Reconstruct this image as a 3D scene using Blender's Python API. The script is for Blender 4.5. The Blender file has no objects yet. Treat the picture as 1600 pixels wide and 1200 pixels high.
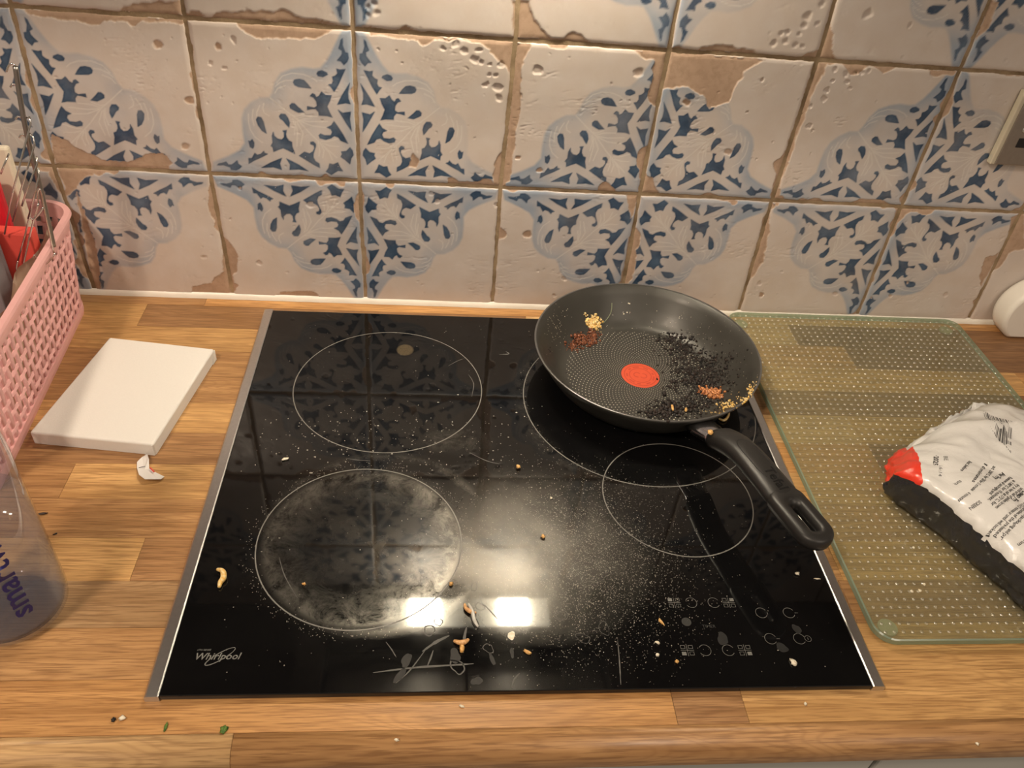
import bpy, bmesh, math, random
import numpy as np
from mathutils import Vector, Matrix, Euler
from mathutils.bvhtree import BVHTree
sc = bpy.context.scene
C = sc.collection
random.seed(7)
RNG = np.random.RandomState(7)
# ------------------------------------------------------------------ camera
CAM = Vector((-0.0165, -0.8631, 0.5818)); ROT = Euler((0.8802, -0.0814, -0.061)); FPX = 1245.9
cd = bpy.data.cameras.new('camera'); cam = bpy.data.objects.new('camera', cd); C.objects.link(cam)
cam.location = CAM; cam.rotation_euler = ROT
cd.sensor_width = 36; cd.lens = FPX / 1600 * 36; cd.clip_start = .01
sc.camera = cam
# ------------------------------------------------------------------ world, light, exposure
w = bpy.data.worlds.new('world'); sc.world = w; w.use_nodes = True
w.node_tree.nodes['Background'].inputs[0].default_value = (1.0, .80, .62, 1)
w.node_tree.nodes['Background'].inputs[1].default_value = .26
sc.view_settings.view_transform = 'Standard'; sc.view_settings.look = 'None'
sc.view_settings.gamma = 1; sc.view_settings.exposure = 0.0
try: sc.view_settings.use_curve_mapping = False
except Exception: pass
def area(name, loc, target, size, power, col, sy=None):
    l = bpy.data.lights.new(name, 'AREA'); l.energy = power; l.color = col; l.size = size
    if sy: l.shape = 'RECTANGLE'; l.size_y = sy
    o = bpy.data.objects.new(name, l); C.objects.link(o); o.location = loc
    o.rotation_euler = (Vector(target) - Vector(loc)).to_track_quat('-Z', 'Y').to_euler()
    return o
area('ceiling_lamp', (-.75, -1.15, 1.55), (0, -.15, .1), .16, 18, (1.0, .82, .64))
area('room_fill_lamp', (1.0, -1.7, 1.55), (.1, -.2, .1), .9, 10, (1.0, .84, .68))
BULB = 175.0          # strength of the two cooker hood bulbs

def rotm():
    return ROT.to_matrix()
RM = rotm()
def P(px, py, z=None, y=None):
    """point of the photograph's pixel on the real plane z=.. or y=.. (measured once with the solved camera)"""
    d = RM @ Vector(((px - 800) / FPX, -(py - 600) / FPX, -1))
    t = (z - CAM.z) / d.z if z is not None else (y - CAM.y) / d.y
    return CAM + d * t
# ------------------------------------------------------------------ helpers
def link(name, me, mat=None, parent=None, label=None, cat=None, group=None, kind=None, smooth=False):
    if isinstance(me, bmesh.types.BMesh):
        bm = me; me = bpy.data.meshes.new(name); bm.normal_update(); bm.to_mesh(me); bm.free()
    o = bpy.data.objects.new(name, me); C.objects.link(o)
    if mat is not None and not me.materials:
        for m in (mat if isinstance(mat, (list, tuple)) else [mat]): me.materials.append(m)
    if smooth: me.polygons.foreach_set('use_smooth', [True] * len(me.polygons))
    if parent is not None: o.parent = parent
    tag(o, label, cat, group, kind)
    return o
def tag(o, label=None, cat=None, group=None, kind=None):
    if label: o['label'] = label
    if cat: o['category'] = cat
    if group: o['group'] = group
    if kind: o['kind'] = kind
    return o
def thing(name, label, cat, group=None):
    o = bpy.data.objects.new(name, None); C.objects.link(o); o.empty_display_size = .02
    return tag(o, label, cat, group)
def mesh_np(name, V, F):
    me = bpy.data.meshes.new(name)
    V = np.asarray(V, np.float32); F = np.asarray(F, np.int32)
    n = F.shape[1]
    me.vertices.add(len(V)); me.vertices.foreach_set('co', V.ravel())
    me.loops.add(F.size); me.loops.foreach_set('vertex_index', F.ravel())
    me.polygons.add(len(F)); me.polygons.foreach_set('loop_start', np.arange(0, F.size, n, dtype=np.int32))
    me.update(calc_edges=True); me.validate()
    return me
def mesh_py(name, V, F):
    me = bpy.data.meshes.new(name); me.from_pydata([tuple(v) for v in V], [], F); me.update(); return me
def box(bm, x0, x1, y0, y1, z0, z1, bev=0, seg=2):
    r = bmesh.ops.create_cube(bm, size=1)
    vs = r['verts']
    for v in vs:
        v.co = Vector(((x0 + x1) / 2 + v.co.x * (x1 - x0), (y0 + y1) / 2 + v.co.y * (y1 - y0), (z0 + z1) / 2 + v.co.z * (z1 - z0)))
    if bev:
        es = list({e for v in vs for e in v.link_edges})
        bmesh.ops.bevel(bm, geom=es, offset=bev, segments=seg, profile=.5, affect='EDGES')
    return vs
def tube(bm, pts, r, n=8, closed=False, cap=True):
    pts = [Vector(p) for p in pts]; N = len(pts); rings = []
    up = Vector((0, 0, 1)); prev = None
    for i, p in enumerate(pts):
        a = pts[(i - 1) % N] if (closed or i > 0) else p
        b = pts[(i + 1) % N] if (closed or i < N - 1) else p
        t = (b - a).normalized()
        if prev is None:
            s = t.cross(up)
            if s.length < .05: s = t.cross(Vector((1, 0, 0)))
        else: s = prev - t * prev.dot(t)
        s.normalize(); prev = s; q = t.cross(s)
        rr = r[i] if isinstance(r, (list, tuple)) else r
        rings.append([bm.verts.new(p + s * math.cos(k * 2 * math.pi / n) * rr + q * math.sin(k * 2 * math.pi / n) * rr) for k in range(n)])
    for i in range(N if closed else N - 1):
        A, B = rings[i], rings[(i + 1) % N]
        for k in range(n): bm.faces.new((A[k], A[(k + 1) % n], B[(k + 1) % n], B[k]))
    if not closed and cap:
        bm.faces.new(rings[0][::-1]); bm.faces.new(rings[-1])
    return rings
def lathe(bm, prof, n=64, c=(0, 0, 0), closed=False):
    rings = []
    for r, z in prof:
        if r < 1e-6: rings.append([bm.verts.new((c[0], c[1], c[2] + z))])
        else: rings.append([bm.verts.new((c[0] + r * math.cos(2 * math.pi * k / n), c[1] + r * math.sin(2 * math.pi * k / n), c[2] + z)) for k in range(n)])
    M = len(rings)
    for i in range(M if closed else M - 1):
        A, B = rings[i], rings[(i + 1) % M]
        for k in range(n):
            k2 = (k + 1) % n
            if len(A) == 1 and len(B) == 1: continue
            if len(A) == 1: bm.faces.new((A[0], B[k2], B[k]))
            elif len(B) == 1: bm.faces.new((A[k], A[k2], B[0]))
            else: bm.faces.new((A[k], A[k2], B[k2], B[k]))
    bmesh.ops.recalc_face_normals(bm, faces=bm.faces)
def smooth_path(pts, n=8):
    pts = [Vector(p) for p in pts]; out = []
    for i in range(len(pts) - 1):
        p0 = pts[max(i - 1, 0)]; p1 = pts[i]; p2 = pts[i + 1]; p3 = pts[min(i + 2, len(pts) - 1)]
        for k in range(n):
            t = k / n
            out.append(.5 * ((2 * p1) + (-p0 + p2) * t + (2 * p0 - 5 * p1 + 4 * p2 - p3) * t * t + (-p0 + 3 * p1 - 3 * p2 + p3) * t ** 3))
    out.append(pts[-1]); return out
def vnoise(x, y, seed=0):
    """smooth value noise on numpy arrays, 0..1"""
    rs = np.random.RandomState(seed); T = rs.rand(64, 64)
    xi = np.floor(x).astype(int); yi = np.floor(y).astype(int); fx = x - xi; fy = y - yi
    fx = fx * fx * (3 - 2 * fx); fy = fy * fy * (3 - 2 * fy)
    a = T[xi % 64, yi % 64]; b = T[(xi + 1) % 64, yi % 64]; c = T[xi % 64, (yi + 1) % 64]; d = T[(xi + 1) % 64, (yi + 1) % 64]
    return (a * (1 - fx) + b * fx) * (1 - fy) + (c * (1 - fx) + d * fx) * fy
def fbm(x, y, seed=0, o=4):
    s = 0; a = .5; t = 0
    for k in range(o):
        s = s + a * vnoise(x * 2 ** k + 17 * k, y * 2 ** k + 31 * k, seed + k); t += a; a *= .55
    return s / t
# ------------------------------------------------------------------ materials
def ffres(m, ior, k=1.0):
    fr = m.new('ShaderNodeFresnel'); fr.inputs[0].default_value = ior; g = m.new('ShaderNodeNewGeometry')
    return m.math('MULTIPLY', fr.outputs[0], m.math('MULTIPLY', m.math('SUBTRACT', 1.0, g.outputs['Backfacing']), k))
class MB:
    def __init__(s, name):
        s.m = bpy.data.materials.new(name); s.m.use_nodes = True; s.t = s.m.node_tree; s.n = s.t.nodes
        s.b = s.n['Principled BSDF']; s.out = s.n['Material Output']
    def new(s, typ, **k):
        n = s.n.new(typ)
        for a, v in k.items(): setattr(n, a, v)
        return n
    def l(s, a, b): s.t.links.new(a, b)
    def val(s, **k):
        for a, v in k.items():
            i = s.b.inputs[{'col': 'Base Color', 'rough': 'Roughness', 'metal': 'Metallic', 'spec': 'Specular IOR Level', 'coat': 'Coat Weight', 'coatr': 'Coat Roughness', 'trans': 'Transmission Weight', 'ior': 'IOR', 'sss': 'Subsurface Weight', 'alpha': 'Alpha'}[a]]
            i.default_value = (*v, 1) if isinstance(v, (tuple, list)) else v
        return s
    def noise(s, scale, detail=4, rough=.5, co='Object', sc3=None, dist=0):
        tc = s.new('ShaderNodeTexCoord'); n = s.new('ShaderNodeTexNoise')
        n.inputs['Scale'].default_value = scale; n.inputs['Detail'].default_value = detail; n.inputs['Roughness'].default_value = rough
        n.inputs['Distortion'].default_value = dist
        if sc3:
            mp = s.new('ShaderNodeMapping'); mp.inputs['Scale'].default_value = sc3
            s.l(tc.outputs[co], mp.inputs['Vector']); s.l(mp.outputs[0], n.inputs['Vector'])
        else: s.l(tc.outputs[co], n.inputs['Vector'])
        return n.outputs['Fac']
    def ramp(s, src, stops):
        r = s.new('ShaderNodeValToRGB'); e = r.color_ramp.elements
        while len(e) < len(stops): e.new(.5)
        for i, (p, c) in enumerate(stops):
            e[i].position = p; e[i].color = (*c, 1) if isinstance(c, (tuple, list)) else (c, c, c, 1)
        s.l(src, r.inputs[0]); return r.outputs[0]
    def math(s, op, a, b=None, c=None, clamp=False):
        n = s.new('ShaderNodeMath', operation=op, use_clamp=clamp)
        for i, v in enumerate((a, b, c)):
            if v is None: continue
            if isinstance(v, (int, float)): n.inputs[i].default_value = v
            else: s.l(v, n.inputs[i])
        return n.outputs[0]
    def mix(s, f, a, b, typ='MIX'):
        n = s.new('ShaderNodeMix', data_type='RGBA', blend_type=typ)
        for i, v in ((0, f), (6, a), (7, b)):
            if isinstance(v, (int, float)): n.inputs[i].default_value = v
            elif isinstance(v, (tuple, list)): n.inputs[i].default_value = (*v, 1)
            else: s.l(v, n.inputs[i])
        return n.outputs[2]
    def bump(s, h, strength=.3, dist=.001):
        b = s.new('ShaderNodeBump'); b.inputs['Strength'].default_value = strength; b.inputs['Distance'].default_value = dist
        s.l(h, b.inputs['Height']); s.l(b.outputs[0], s.b.inputs['Normal']); return b
def simple(name, col, rough=.5, metal=0, var=.08, scale=60, bump=.05, **k):
    m = MB(name); m.val(col=col, rough=rough, metal=metal, **k)
    f = m.noise(scale, 3)
    c = m.mix(f, tuple(v * (1 - var) for v in col), tuple(min(1, v * (1 + var)) for v in col)); m.l(c, m.b.inputs['Base Color'])
    if bump: m.bump(f, bump, .0005)
    return m.m
# wood laminate: tone of each stave comes from the object's own colour
def wood_mat():
    m = MB('oak_laminate'); m.val(rough=.42)
    oi = m.new('ShaderNodeObjectInfo'); tc = m.new('ShaderNodeTexCoord')
    add = m.new('ShaderNodeVectorMath', operation='MULTIPLY_ADD')
    cmb = m.new('ShaderNodeCombineXYZ')
    r = oi.outputs['Random']; m.l(m.math('MULTIPLY', r, 7.0), cmb.inputs[0]); m.l(m.math('MULTIPLY', r, 13.0), cmb.inputs[1]); m.l(r, cmb.inputs[2])
    m.l(tc.outputs['Object'], add.inputs[0]); add.inputs[1].default_value = (1, 1, 1); m.l(cmb.outputs[0], add.inputs[2])
    def nz(sc3, det=5, dist=0, scale=1):
        mp = m.new('ShaderNodeMapping'); mp.inputs['Scale'].default_value = sc3; m.l(add.outputs[0], mp.inputs['Vector'])
        n = m.new('ShaderNodeTexNoise'); n.inputs['Scale'].default_value = scale; n.inputs['Detail'].default_value = det; n.inputs['Distortion'].default_value = dist
        m.l(mp.outputs[0], n.inputs['Vector']); return n.outputs['Fac']
    fine = nz((30, 700, 300), 4); mid = nz((6, 120, 60), 4, .6); big = nz((3, 22, 10), 2, .5)
    # growth-ring lines from distorted noise
    rings = m.math('SINE', m.math('MULTIPLY', big, 75.0))
    rings = m.math('POWER', m.math('ABSOLUTE', rings), 6.0)
    base = oi.outputs['Color']
    c = m.mix(m.ramp(mid, [(.3, 0), (.7, 1)]), m.mix(1.0, base, (.76, .69, .62), 'MULTIPLY'), m.mix(1.0, base, (1.20, 1.18, 1.14), 'MULTIPLY'))
    c = m.mix(m.math('MULTIPLY', m.ramp(fine, [(.48, 0), (.62, 1)]), .72), c, m.mix(1.0, base, (.50, .42, .36), 'MULTIPLY'))
    c = m.mix(m.math('MULTIPLY', rings, .34), c, m.mix(1.0, base, (.60, .50, .42), 'MULTIPLY'))
    m.l(c, m.b.inputs['Base Color'])
    m.l(m.ramp(mid, [(.3, .36), (.7, .5)]), m.b.inputs['Roughness'])
    m.bump(fine, .12, .0004)
    return m.m
M_wood = wood_mat()
def tile_mat():
    m = MB('hand_painted_tile'); m.val(rough=.36)
    at = m.new('ShaderNodeAttribute', attribute_name='paint'); sp = m.new('ShaderNodeSeparateColor'); m.l(at.outputs['Color'], sp.inputs[0])
    a = at.outputs['Alpha']
    n1 = m.noise(18, 5, .6, dist=.4); n2 = m.noise(160, 4, .6); n3 = m.noise(45, 3)
    cream = m.mix(n1, (.55, .48, .435), (.65, .59, .545)); cream = m.mix(m.ramp(n3, [(.35, .35), (.7, 0)]), cream, (.54, .44, .36))
    halo = m.mix(n3, (.25, .30, .38), (.37, .41, .47))
    c = m.mix(m.math('MULTIPLY', sp.outputs[1], .9), cream, halo)
    c = m.mix(m.math('MULTIPLY', a, .60), c, (.66, .63, .58))
    blue = m.mix(m.ramp(n3, [(.3, 0), (.75, 1)]), (.022, .048, .095), (.075, .125, .20))
    fade = m.ramp(n1, [(.25, .72), (.55, 1.0)])
    blue = m.mix(m.ramp(sp.outputs[0], [(.84, 0), (1.0, .8)]), blue, (.018, .035, .065))
    c = m.mix(m.math('MULTIPLY', m.math('MULTIPLY', sp.outputs[0], 1.18, clamp=True), fade), c, blue)
    clay = m.mix(n1, (.32, .21, .14), (.56, .40, .29)); clay = m.mix(m.ramp(n2, [(.45, 0), (.8, .45)]), clay, (.24, .15, .09))
    c = m.mix(sp.outputs[2], c, clay)
    m.l(c, m.b.inputs['Base Color'])
    m.l(m.math('ADD', m.math('MULTIPLY', sp.outputs[2], .4), m.ramp(n3, [(.3, .28), (.7, .45)])), m.b.inputs['Roughness'])
    m.bump(m.math('ADD', m.math('MULTIPLY', n2, .5), n1), .35, .0006)
    return m.m
M_tile = tile_mat()
m = MB('brown_grout'); m.val(rough=.85); f = m.noise(35, 5, .6); m.l(m.mix(m.ramp(f, [(.3, 0), (.7, 1)]), (.17, .115, .06), (.42, .31, .19)), m.b.inputs['Base Color']); m.bump(m.noise(300, 3), .5, .0008); M_grout = m.m
M_sealant = simple('white_sealant', (.78, .74, .66), .35, var=.06, bump=.1)
M_steel = simple('brushed_steel', (.62, .61, .60), .32, 1, .1, 300, .1)
M_chrome = simple('chrome_wire', (.75, .73, .70), .16, 1, .05, 200, .0)
M_black_plastic = simple('matte_black_plastic', (.016, .015, .014), .42, 0, .15, 200, .06)
M_white_plastic = simple('white_plastic', (.78, .74, .67), .38, 0, .04, 30, .02)
M_canvas = simple('white_canvas', (.74, .72, .68), .75, 0, .03, 700, .25)
M_paper = simple('white_paper', (.74, .72, .70), .6, 0, .03, 90, .05)
M_pink = simple('pink_plastic', (.78, .43, .42), .38, 0, .06, 40, .04, sss=.0)
M_red = simple('red_packet', (.62, .015, .03), .35, 0, .2, 40, .1)
M_coral = simple('coral_card', (.75, .09, .07), .4, 0, .12, 50, .05)
M_cream = simple('cream_card', (.76, .68, .54), .6, 0, .08, 50, .05)
M_greycloth = simple('grey_cloth_spine', (.22, .21, .23), .8, 0, .12, 400, .2)
M_cab = simple('pale_grey_cabinet', (.42, .42, .38), .4, 0, .03, 20, .01)
M_darkcab = simple('dark_cabinet_underside', (.10, .09, .085), .5, 0, .08, 20, .02)
M_mark = simple('grey_screen_print', (.15, .15, .14), .5, 0, .05, 100, 0)
M_markd = simple('faint_grey_print', (.030, .030, .028), .8, 0, .05, 100, 0)
M_ring = simple('zone_ring_print', (.17, .165, .15), .5, 0, .25, 60, 0)
M_blot = simple('faint_water_blot', (.035, .034, .032), .8, 0, .3, 300, 0)
M_waterm_refl = simple('water_mark_and_reflection', (.11, .107, .10), .8, 0, .3, 300, 0)
M_char = MB('burnt_residue'); M_char.val(rough=.6, col=(.01, .008, .007)); f = M_char.noise(260, 4); M_char.l(M_char.mix(M_char.ramp(f, [(.4, 0), (.8, 1)]), (.006, .005, .005), (.05, .028, .02)), M_char.b.inputs['Base Color']); M_char = M_char.m
def food(name, a, b, r=.4): 
    m = MB(name); m.val(rough=r); f = m.noise(500, 4); m.l(m.mix(m.ramp(f, [(.35, 0), (.65, 1)]), a, b), m.b.inputs['Base Color']); m.bump(f, .6, .0008); return m.m
M_brownfood = food('browned_food', (.03, .009, .005), (.26, .085, .035), .3)
M_yellowfood = food('yellow_food', (.75, .42, .06), (.85, .72, .42), .4)
M_crumb = food('golden_crumb', (.55, .27, .06), (.85, .55, .22), .5)
M_palecrumb = food('pale_crumb', (.75, .66, .48), (.9, .85, .72), .5)
M_green = food('dried_herb', (.03, .09, .01), (.12, .22, .03), .6)
M_grease = simple('dried_splatter', (.30, .28, .24), .4, 0, .4, 900, 0)
# ------------------------------------------------------------------ tiled back wall
XM = [-.932, -.767, -.602, -.4385, -.2711, -.1057, .0566, .2221, .3847, .5494, .7068, .872, 1.037]
XT = [-.930, -.764, -.598, -.4335, -.2703, -.1056, .0600, .2226, .3859, .5491, .7130, .876, 1.040]
XB = [-.930, -.765, -.600, -.4345, -.2684, -.1041, .0575, .2247, .3867, .5528, .7135, .878, 1.042]
ZS = [-.001, .1671, .3322, .4975, .6625]
GX = [XB, XM, XT, XM, XT]
# motif of one tile, u and v measured from the corner where four tiles meet (read off the tile left of the centre line)
def uvl(x, y):
    q = P(370 + x / 6.667, 100 + y / 6.667, y=-.005); return (-.1067 - q.x) / .1640, (q.z - .1685) / .1625
def uvr(x, y):
    q = P(545 + x / 10, 40 + y / 10, y=-.005); return (q.x + .1040) / .1640, (q.z - .1685) / .1625
SH = [
 [(1045,45),(1080,55),(1137,50),(1100,130),(1065,210),(1020,285),(990,240),(962,210),(995,205),(1010,175),(1000,130),(1030,120),(1055,95)],
 [(1185,195),(1165,290),(1170,360),(1192,415),(1140,405),(1055,420),(1100,330)],
 [(1060,475),(1110,510),(1195,498),(1185,570),(1205,700),(1150,620)],
 [(885,285),(930,320),(990,325),(975,380),(945,440),(970,500),(1000,555),(945,540),(860,535),(855,500),(825,465),(790,465),(735,475),(735,440),(765,445),(810,455),(840,435),(830,385),(800,345),(765,330),(790,303),(815,315),(830,345),(860,330)],
 [(1018,597),(1050,640),(1110,730),(1165,830),(1090,800),(1065,765),(1020,750),(985,775),(930,790),(870,775),(858,745),(875,728),(920,745),(985,745),(1000,710),(985,680),(945,662),(990,640)],
 [(1188,872),(1215,905),(1225,950),(1200,985),(1188,1045),(1140,1005),(1090,970),(1105,940),(1095,915),(1150,910)],
 [(972,1040),(1010,1050),(1060,1030),(1080,1075),(1112,1120),(1060,1115),(990,1158),(935,1125),(960,1090)],
 [(650,958),(705,918),(760,935),(795,915),(812,880),(805,850),(770,835),(770,815),(800,810),(825,835),(825,860),(812,900),(800,940),(800,975),(820,1015),(862,1040),(868,1085),(800,1050)],
 [(375,710),(385,750),(420,780),(465,790),(490,765),(490,715),(475,695),(515,692),(508,730),(515,765),(540,800),(572,815),(575,860),(605,938),(540,905),(480,878),(430,895),(380,915),(370,870),(350,855),(370,820),(362,750)],
 [(115,985),(150,985),(180,930),(205,950),(245,940),(275,910),(285,930),(315,940),(250,975),(170,1010),(118,1042)],
 [(465,983),(445,1040),(465,1105),(380,1078),(255,1083),(350,1030)],
 [(515,988),(560,1010),(640,1050),(745,1118),(650,1100),(550,1105),(555,1050)],
 [(835,95),(850,72),(890,62),(940,85),(950,105),(900,130),(850,120)],
 [(585,185),(600,160),(650,152),(700,165),(735,200),(775,250),(720,245),(640,235),(600,215)],
 [(548,430),(570,408),(600,410),(640,450),(700,500),(640,505),(590,480),(555,460)],
 [(437,545),(455,518),(500,522),(530,560),(548,610),(542,662),(520,640),(480,590),(450,570)],
 [(193,580),(210,550),(245,555),(270,600),(285,660),(303,725),(255,695),(215,640)],
 [(113,800),(130,808),(152,785),(172,820),(170,860),(158,882),(130,865)],
]
tip = [uvr(*p) for p in [(235,205),(265,240),(285,310),(312,375),(260,405),(265,460),(300,510),(350,568),(290,575),(250,625),(195,570),(165,510),(170,430),(210,425),(225,380),(245,310),(235,260)]]
polys = [[uvl(*p) for p in s] for s in SH] + [tip, [(b, a) for a, b in tip]]
ho = [uvl(*p) for p in [(1150,-400),(1090,-330),(1040,-230),(980,-110),(930,-30),(870,35),(800,42),(680,25),(560,45),(450,90),(390,180),(365,290),(330,345),(230,345),(130,400),(65,470),(40,560),(50,700),(70,820),(20,900),(-100,960),(-260,1020)]]
halo_poly = [(0, 0), (0, 1.0)] + ho + [(1.0, 0)]
strips = []
def sdist(U, V, poly):
    d = np.full(U.shape, 9.); ins = np.zeros(U.shape, bool); n = len(poly)
    for i in range(n):
        x0, y0 = poly[i]; x1, y1 = poly[(i + 1) % n]; ex, ey = x1 - x0, y1 - y0
        t = np.clip(((U - x0) * ex + (V - y0) * ey) / (ex * ex + ey * ey + 1e-12), 0, 1)
        d = np.minimum(d, np.hypot(U - x0 - t * ex, V - y0 - t * ey))
        c = ((y0 > V) != (y1 > V)) & (U < (x1 - x0) * (V - y0) / (y1 - y0 + 1e-12) + x0); ins ^= c
    return np.where(ins, -d, d)
def ldist(U, V, pts):
    d = np.full(U.shape, 9.)
    for (x0, y0), (x1, y1) in zip(pts[:-1], pts[1:]):
        ex, ey = x1 - x0, y1 - y0; t = np.clip(((U - x0) * ex + (V - y0) * ey) / (ex * ex + ey * ey + 1e-12), 0, 1)
        d = np.minimum(d, np.hypot(U - x0 - t * ex, V - y0 - t * ey))
    return d
vein = [[uvl(*p) for p in L] for L in [
 [(340,350),(500,480),(620,570),(780,740),(880,830),(1050,980)], [(410,190),(470,120),(570,90),(700,105),(790,140),(838,178)], [(395,230),(440,190),(500,168),(572,165)], [(390,300),(420,250),(500,222)],
 [(110,520),(112,600),(130,680),(180,760),(260,820)], [(160,470),(150,560),(170,640)], [(275,410),(262,460),(280,510),(330,540)], [(230,430),(200,500),(200,540)],
 [(620,570),(700,545),(840,545)], [(640,580),(760,600),(950,598)], [(650,590),(780,645),(930,662)], [(600,585),(630,700),(625,860)], [(620,600),(690,720),(665,850)], [(580,570),(605,650),(600,740)], [(560,530),(620,545),(700,520)],
 [(880,810),(960,805),(1060,780)], [(900,830),(980,855),(1070,860)], [(870,830),(912,900),(900,980)], [(850,810),(868,900),(860,960)], [(900,850),(970,930),(1000,1000)]]]
CACHE = {}
def motif(N):
    if N in CACHE: return CACHE[N]
    g = np.linspace(0, 1, N); U, V = np.meshgrid(g, g, indexing='ij')
    px = 1 / N
    Uw = U; Vw = V
    blue = np.zeros((N, N)); 
    for p in polys:
        sd = sdist(Uw, Vw, p) - .002; blue = np.maximum(blue, np.clip(.5 - sd / (px * 1.2), 0, 1) * (.84 + .16 * np.clip(1 + sd / .012, 0, 1)))
    hd = sdist(Uw, Vw, halo_poly)
    halo = np.clip(.5 - hd / .02, 0, 1)
    rim = halo * (np.clip(1 - (-hd) / .11, 0, 1) * .60 + .55 * (.55 + .9 * (fbm(U * 5 + 9, V * 5 + 9, 41) - .5)) + .35 * np.clip((np.abs(U - V) - .55) / .25, 0, 1))
    ve = np.zeros((N, N))
    for L in vein: ve = np.maximum(ve, np.clip(1.2 - ldist(Uw, Vw, L) / .0050, 0, 1))
    ve *= halo * (1 - blue)
    CACHE[N] = (U, V, blue, rim, ve); return CACHE[N]
def Wz(pts): return [(P(x, y, y=-.004).x, P(x, y, y=-.004).z) for x, y in pts]
CHIPS = [Wz(c) for c in [
 [(80,208),(105,218),(125,232),(160,248),(200,252),(235,238),(255,238),(270,254),(262,268),(88,256)],
 [(38,12),(175,22),(255,28),(289,27),(292,42),(285,38),(255,35),(215,32),(150,36),(90,30),(45,22)],
 [(185,20),(195,10),(225,4),(285,0),(290,24),(190,20)],
 [(365,30),(400,32),(525,40),(518,50),(492,61),(400,60),(385,50),(372,42)],
 [(293,26),(298,16),(312,17),(322,26)],[(376,29),(385,17),(445,15),(460,25),(490,28),(540,40),(400,31)],
 [(765,80),(788,100),(798,114),(803,62),(768,60)],[(772,258),(779,243),(790,215),(790,292),(770,290)],
 [(560,40),(630,52),(700,58),(795,62),(790,68),(720,61),(650,62),(580,54)],
 [(800,0),(825,0),(832,30),(865,60),(802,60)],[(800,66),(830,68),(815,105),(812,180),(806,210),(797,285),(786,285),(798,150)],
 [(990,78),(1041,85),(1033,90),(1010,94),(1000,88)],
 [(1040,80),(1110,86),(1195,92),(1170,105),(1150,130),(1137,160),(1108,168),(1098,148),(1075,137),(1034,136)],
 [(1092,77),(1115,69),(1145,70),(1156,82),(1090,79)],
 [(1272,92),(1296,93),(1288,112),(1275,132),(1264,160),(1254,190),(1242,220),(1226,270),(1214,306),(1202,306),(1238,200),(1266,120)],
 [(1450,107),(1496,109),(1490,118),(1455,117)],
 [(348,370),(356,374),(366,385),(372,400),(369,425),(363,430),(369,452),(358,458),(350,430),(346,400)],
 [(298,462),(302,447),(330,441),(352,420),(368,460)],
 [(434,468),(440,456),(490,455),(502,466)],
 [(978,303),(1000,304),(992,325),(986,342),(981,316)],[(994,360),(993,395),(991,425),(980,444),(968,444),(983,370)],
 [(1204,325),(1200,370),(1191,410),(1172,437),(1168,430),(1186,370),(1192,340)],
 [(1568,390),(1580,340),(1600,330),(1600,388),(1575,395)],[(1540,402),(1562,394),(1548,420),(1532,447),(1530,430)],
 [(1001,268),(1018,278),(1024,294),(1030,303),(998,302)],
 [(88,256),(140,260),(150,270),(124,284),(114,300),(104,306)],[(120,300),(132,330),(150,380),(160,452),(146,452)],
 [(640,262),(650,262),(655,250),(646,238)],[(1545,0),(1560,0),(1545,40),(1525,62)],
]]
SPOTS = [(*[(P(x, y, y=-.004).x, P(x, y, y=-.004).z)], r * .00062, o) for x, y, r, o in [
 (248,70,9,1),(342,74,7,1),(290,228,9,.8),(366,61,5,.3),(350,105,4,.3),(331,98,4,.3),(841,108,9,.2),(997,113,10,.5),(1190,125,4,.5),(1168,173,3,.6),
 (1072,159,7,1),(1138,236,8,.7),(843,265,6,1),(809,246,5,1),(823,365,9,1),(882,435,6,.2),(867,460,4,.6),(1188,461,7,1),(1185,443,6,.3),
 (692,75,6,.2),(710,68,7,.2),(725,78,7,.1),(748,78,5,.1),(742,93,8,.1),(752,97,5,.1),(765,100,4,.2),(783,100,7,.1),(763,117,5,.1),(775,118,5,.1),(760,130,5,.3),(778,137,8,.1),(780,152,7,.1),(755,131,4,.3),
 (1261,25,8,.2),(1256,40,6,.1),(1230,50,5,.1),(1220,51,3,.1),(1248,53,4,.1),(1228,63,5,.1),(1210,66,7,.1),(1243,71,6,.1),(1252,73,3,.1),(1275,35,3,.1),(1285,5,7,.1),
 (1306,108,5,.1),(1320,115,6,.1),(1336,113,5,.1),(1347,112,5,.1),(1358,109,4,.1),(1300,126,4,.1),(1322,128,5,.1),(1328,137,4,.1),(1292,140,5,.1),(1286,152,6,.1),(1266,165,5,.1),(1262,197,6,.1),(1268,203,3,.1),
 (575,10,6,.1),(585,5,6,.1),(590,20,5,.1),(576,24,5,.1),(1355,21,9,.1),(1422,40,4,.1),(405,409,7,.4),(777,320,6,.1),(675,302,5,.1),(683,315,6,.2),
 (485,320,8,.2),(377,293,4,.7),(319,401,4,.4),(360,341,3,.4),(1390,460,4,.7),(1477,459,6,.3),(1304,459,6,.4),(1360,465,3,.9),(1416,442,4,.8),(60,330,4,.3)]]
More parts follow.
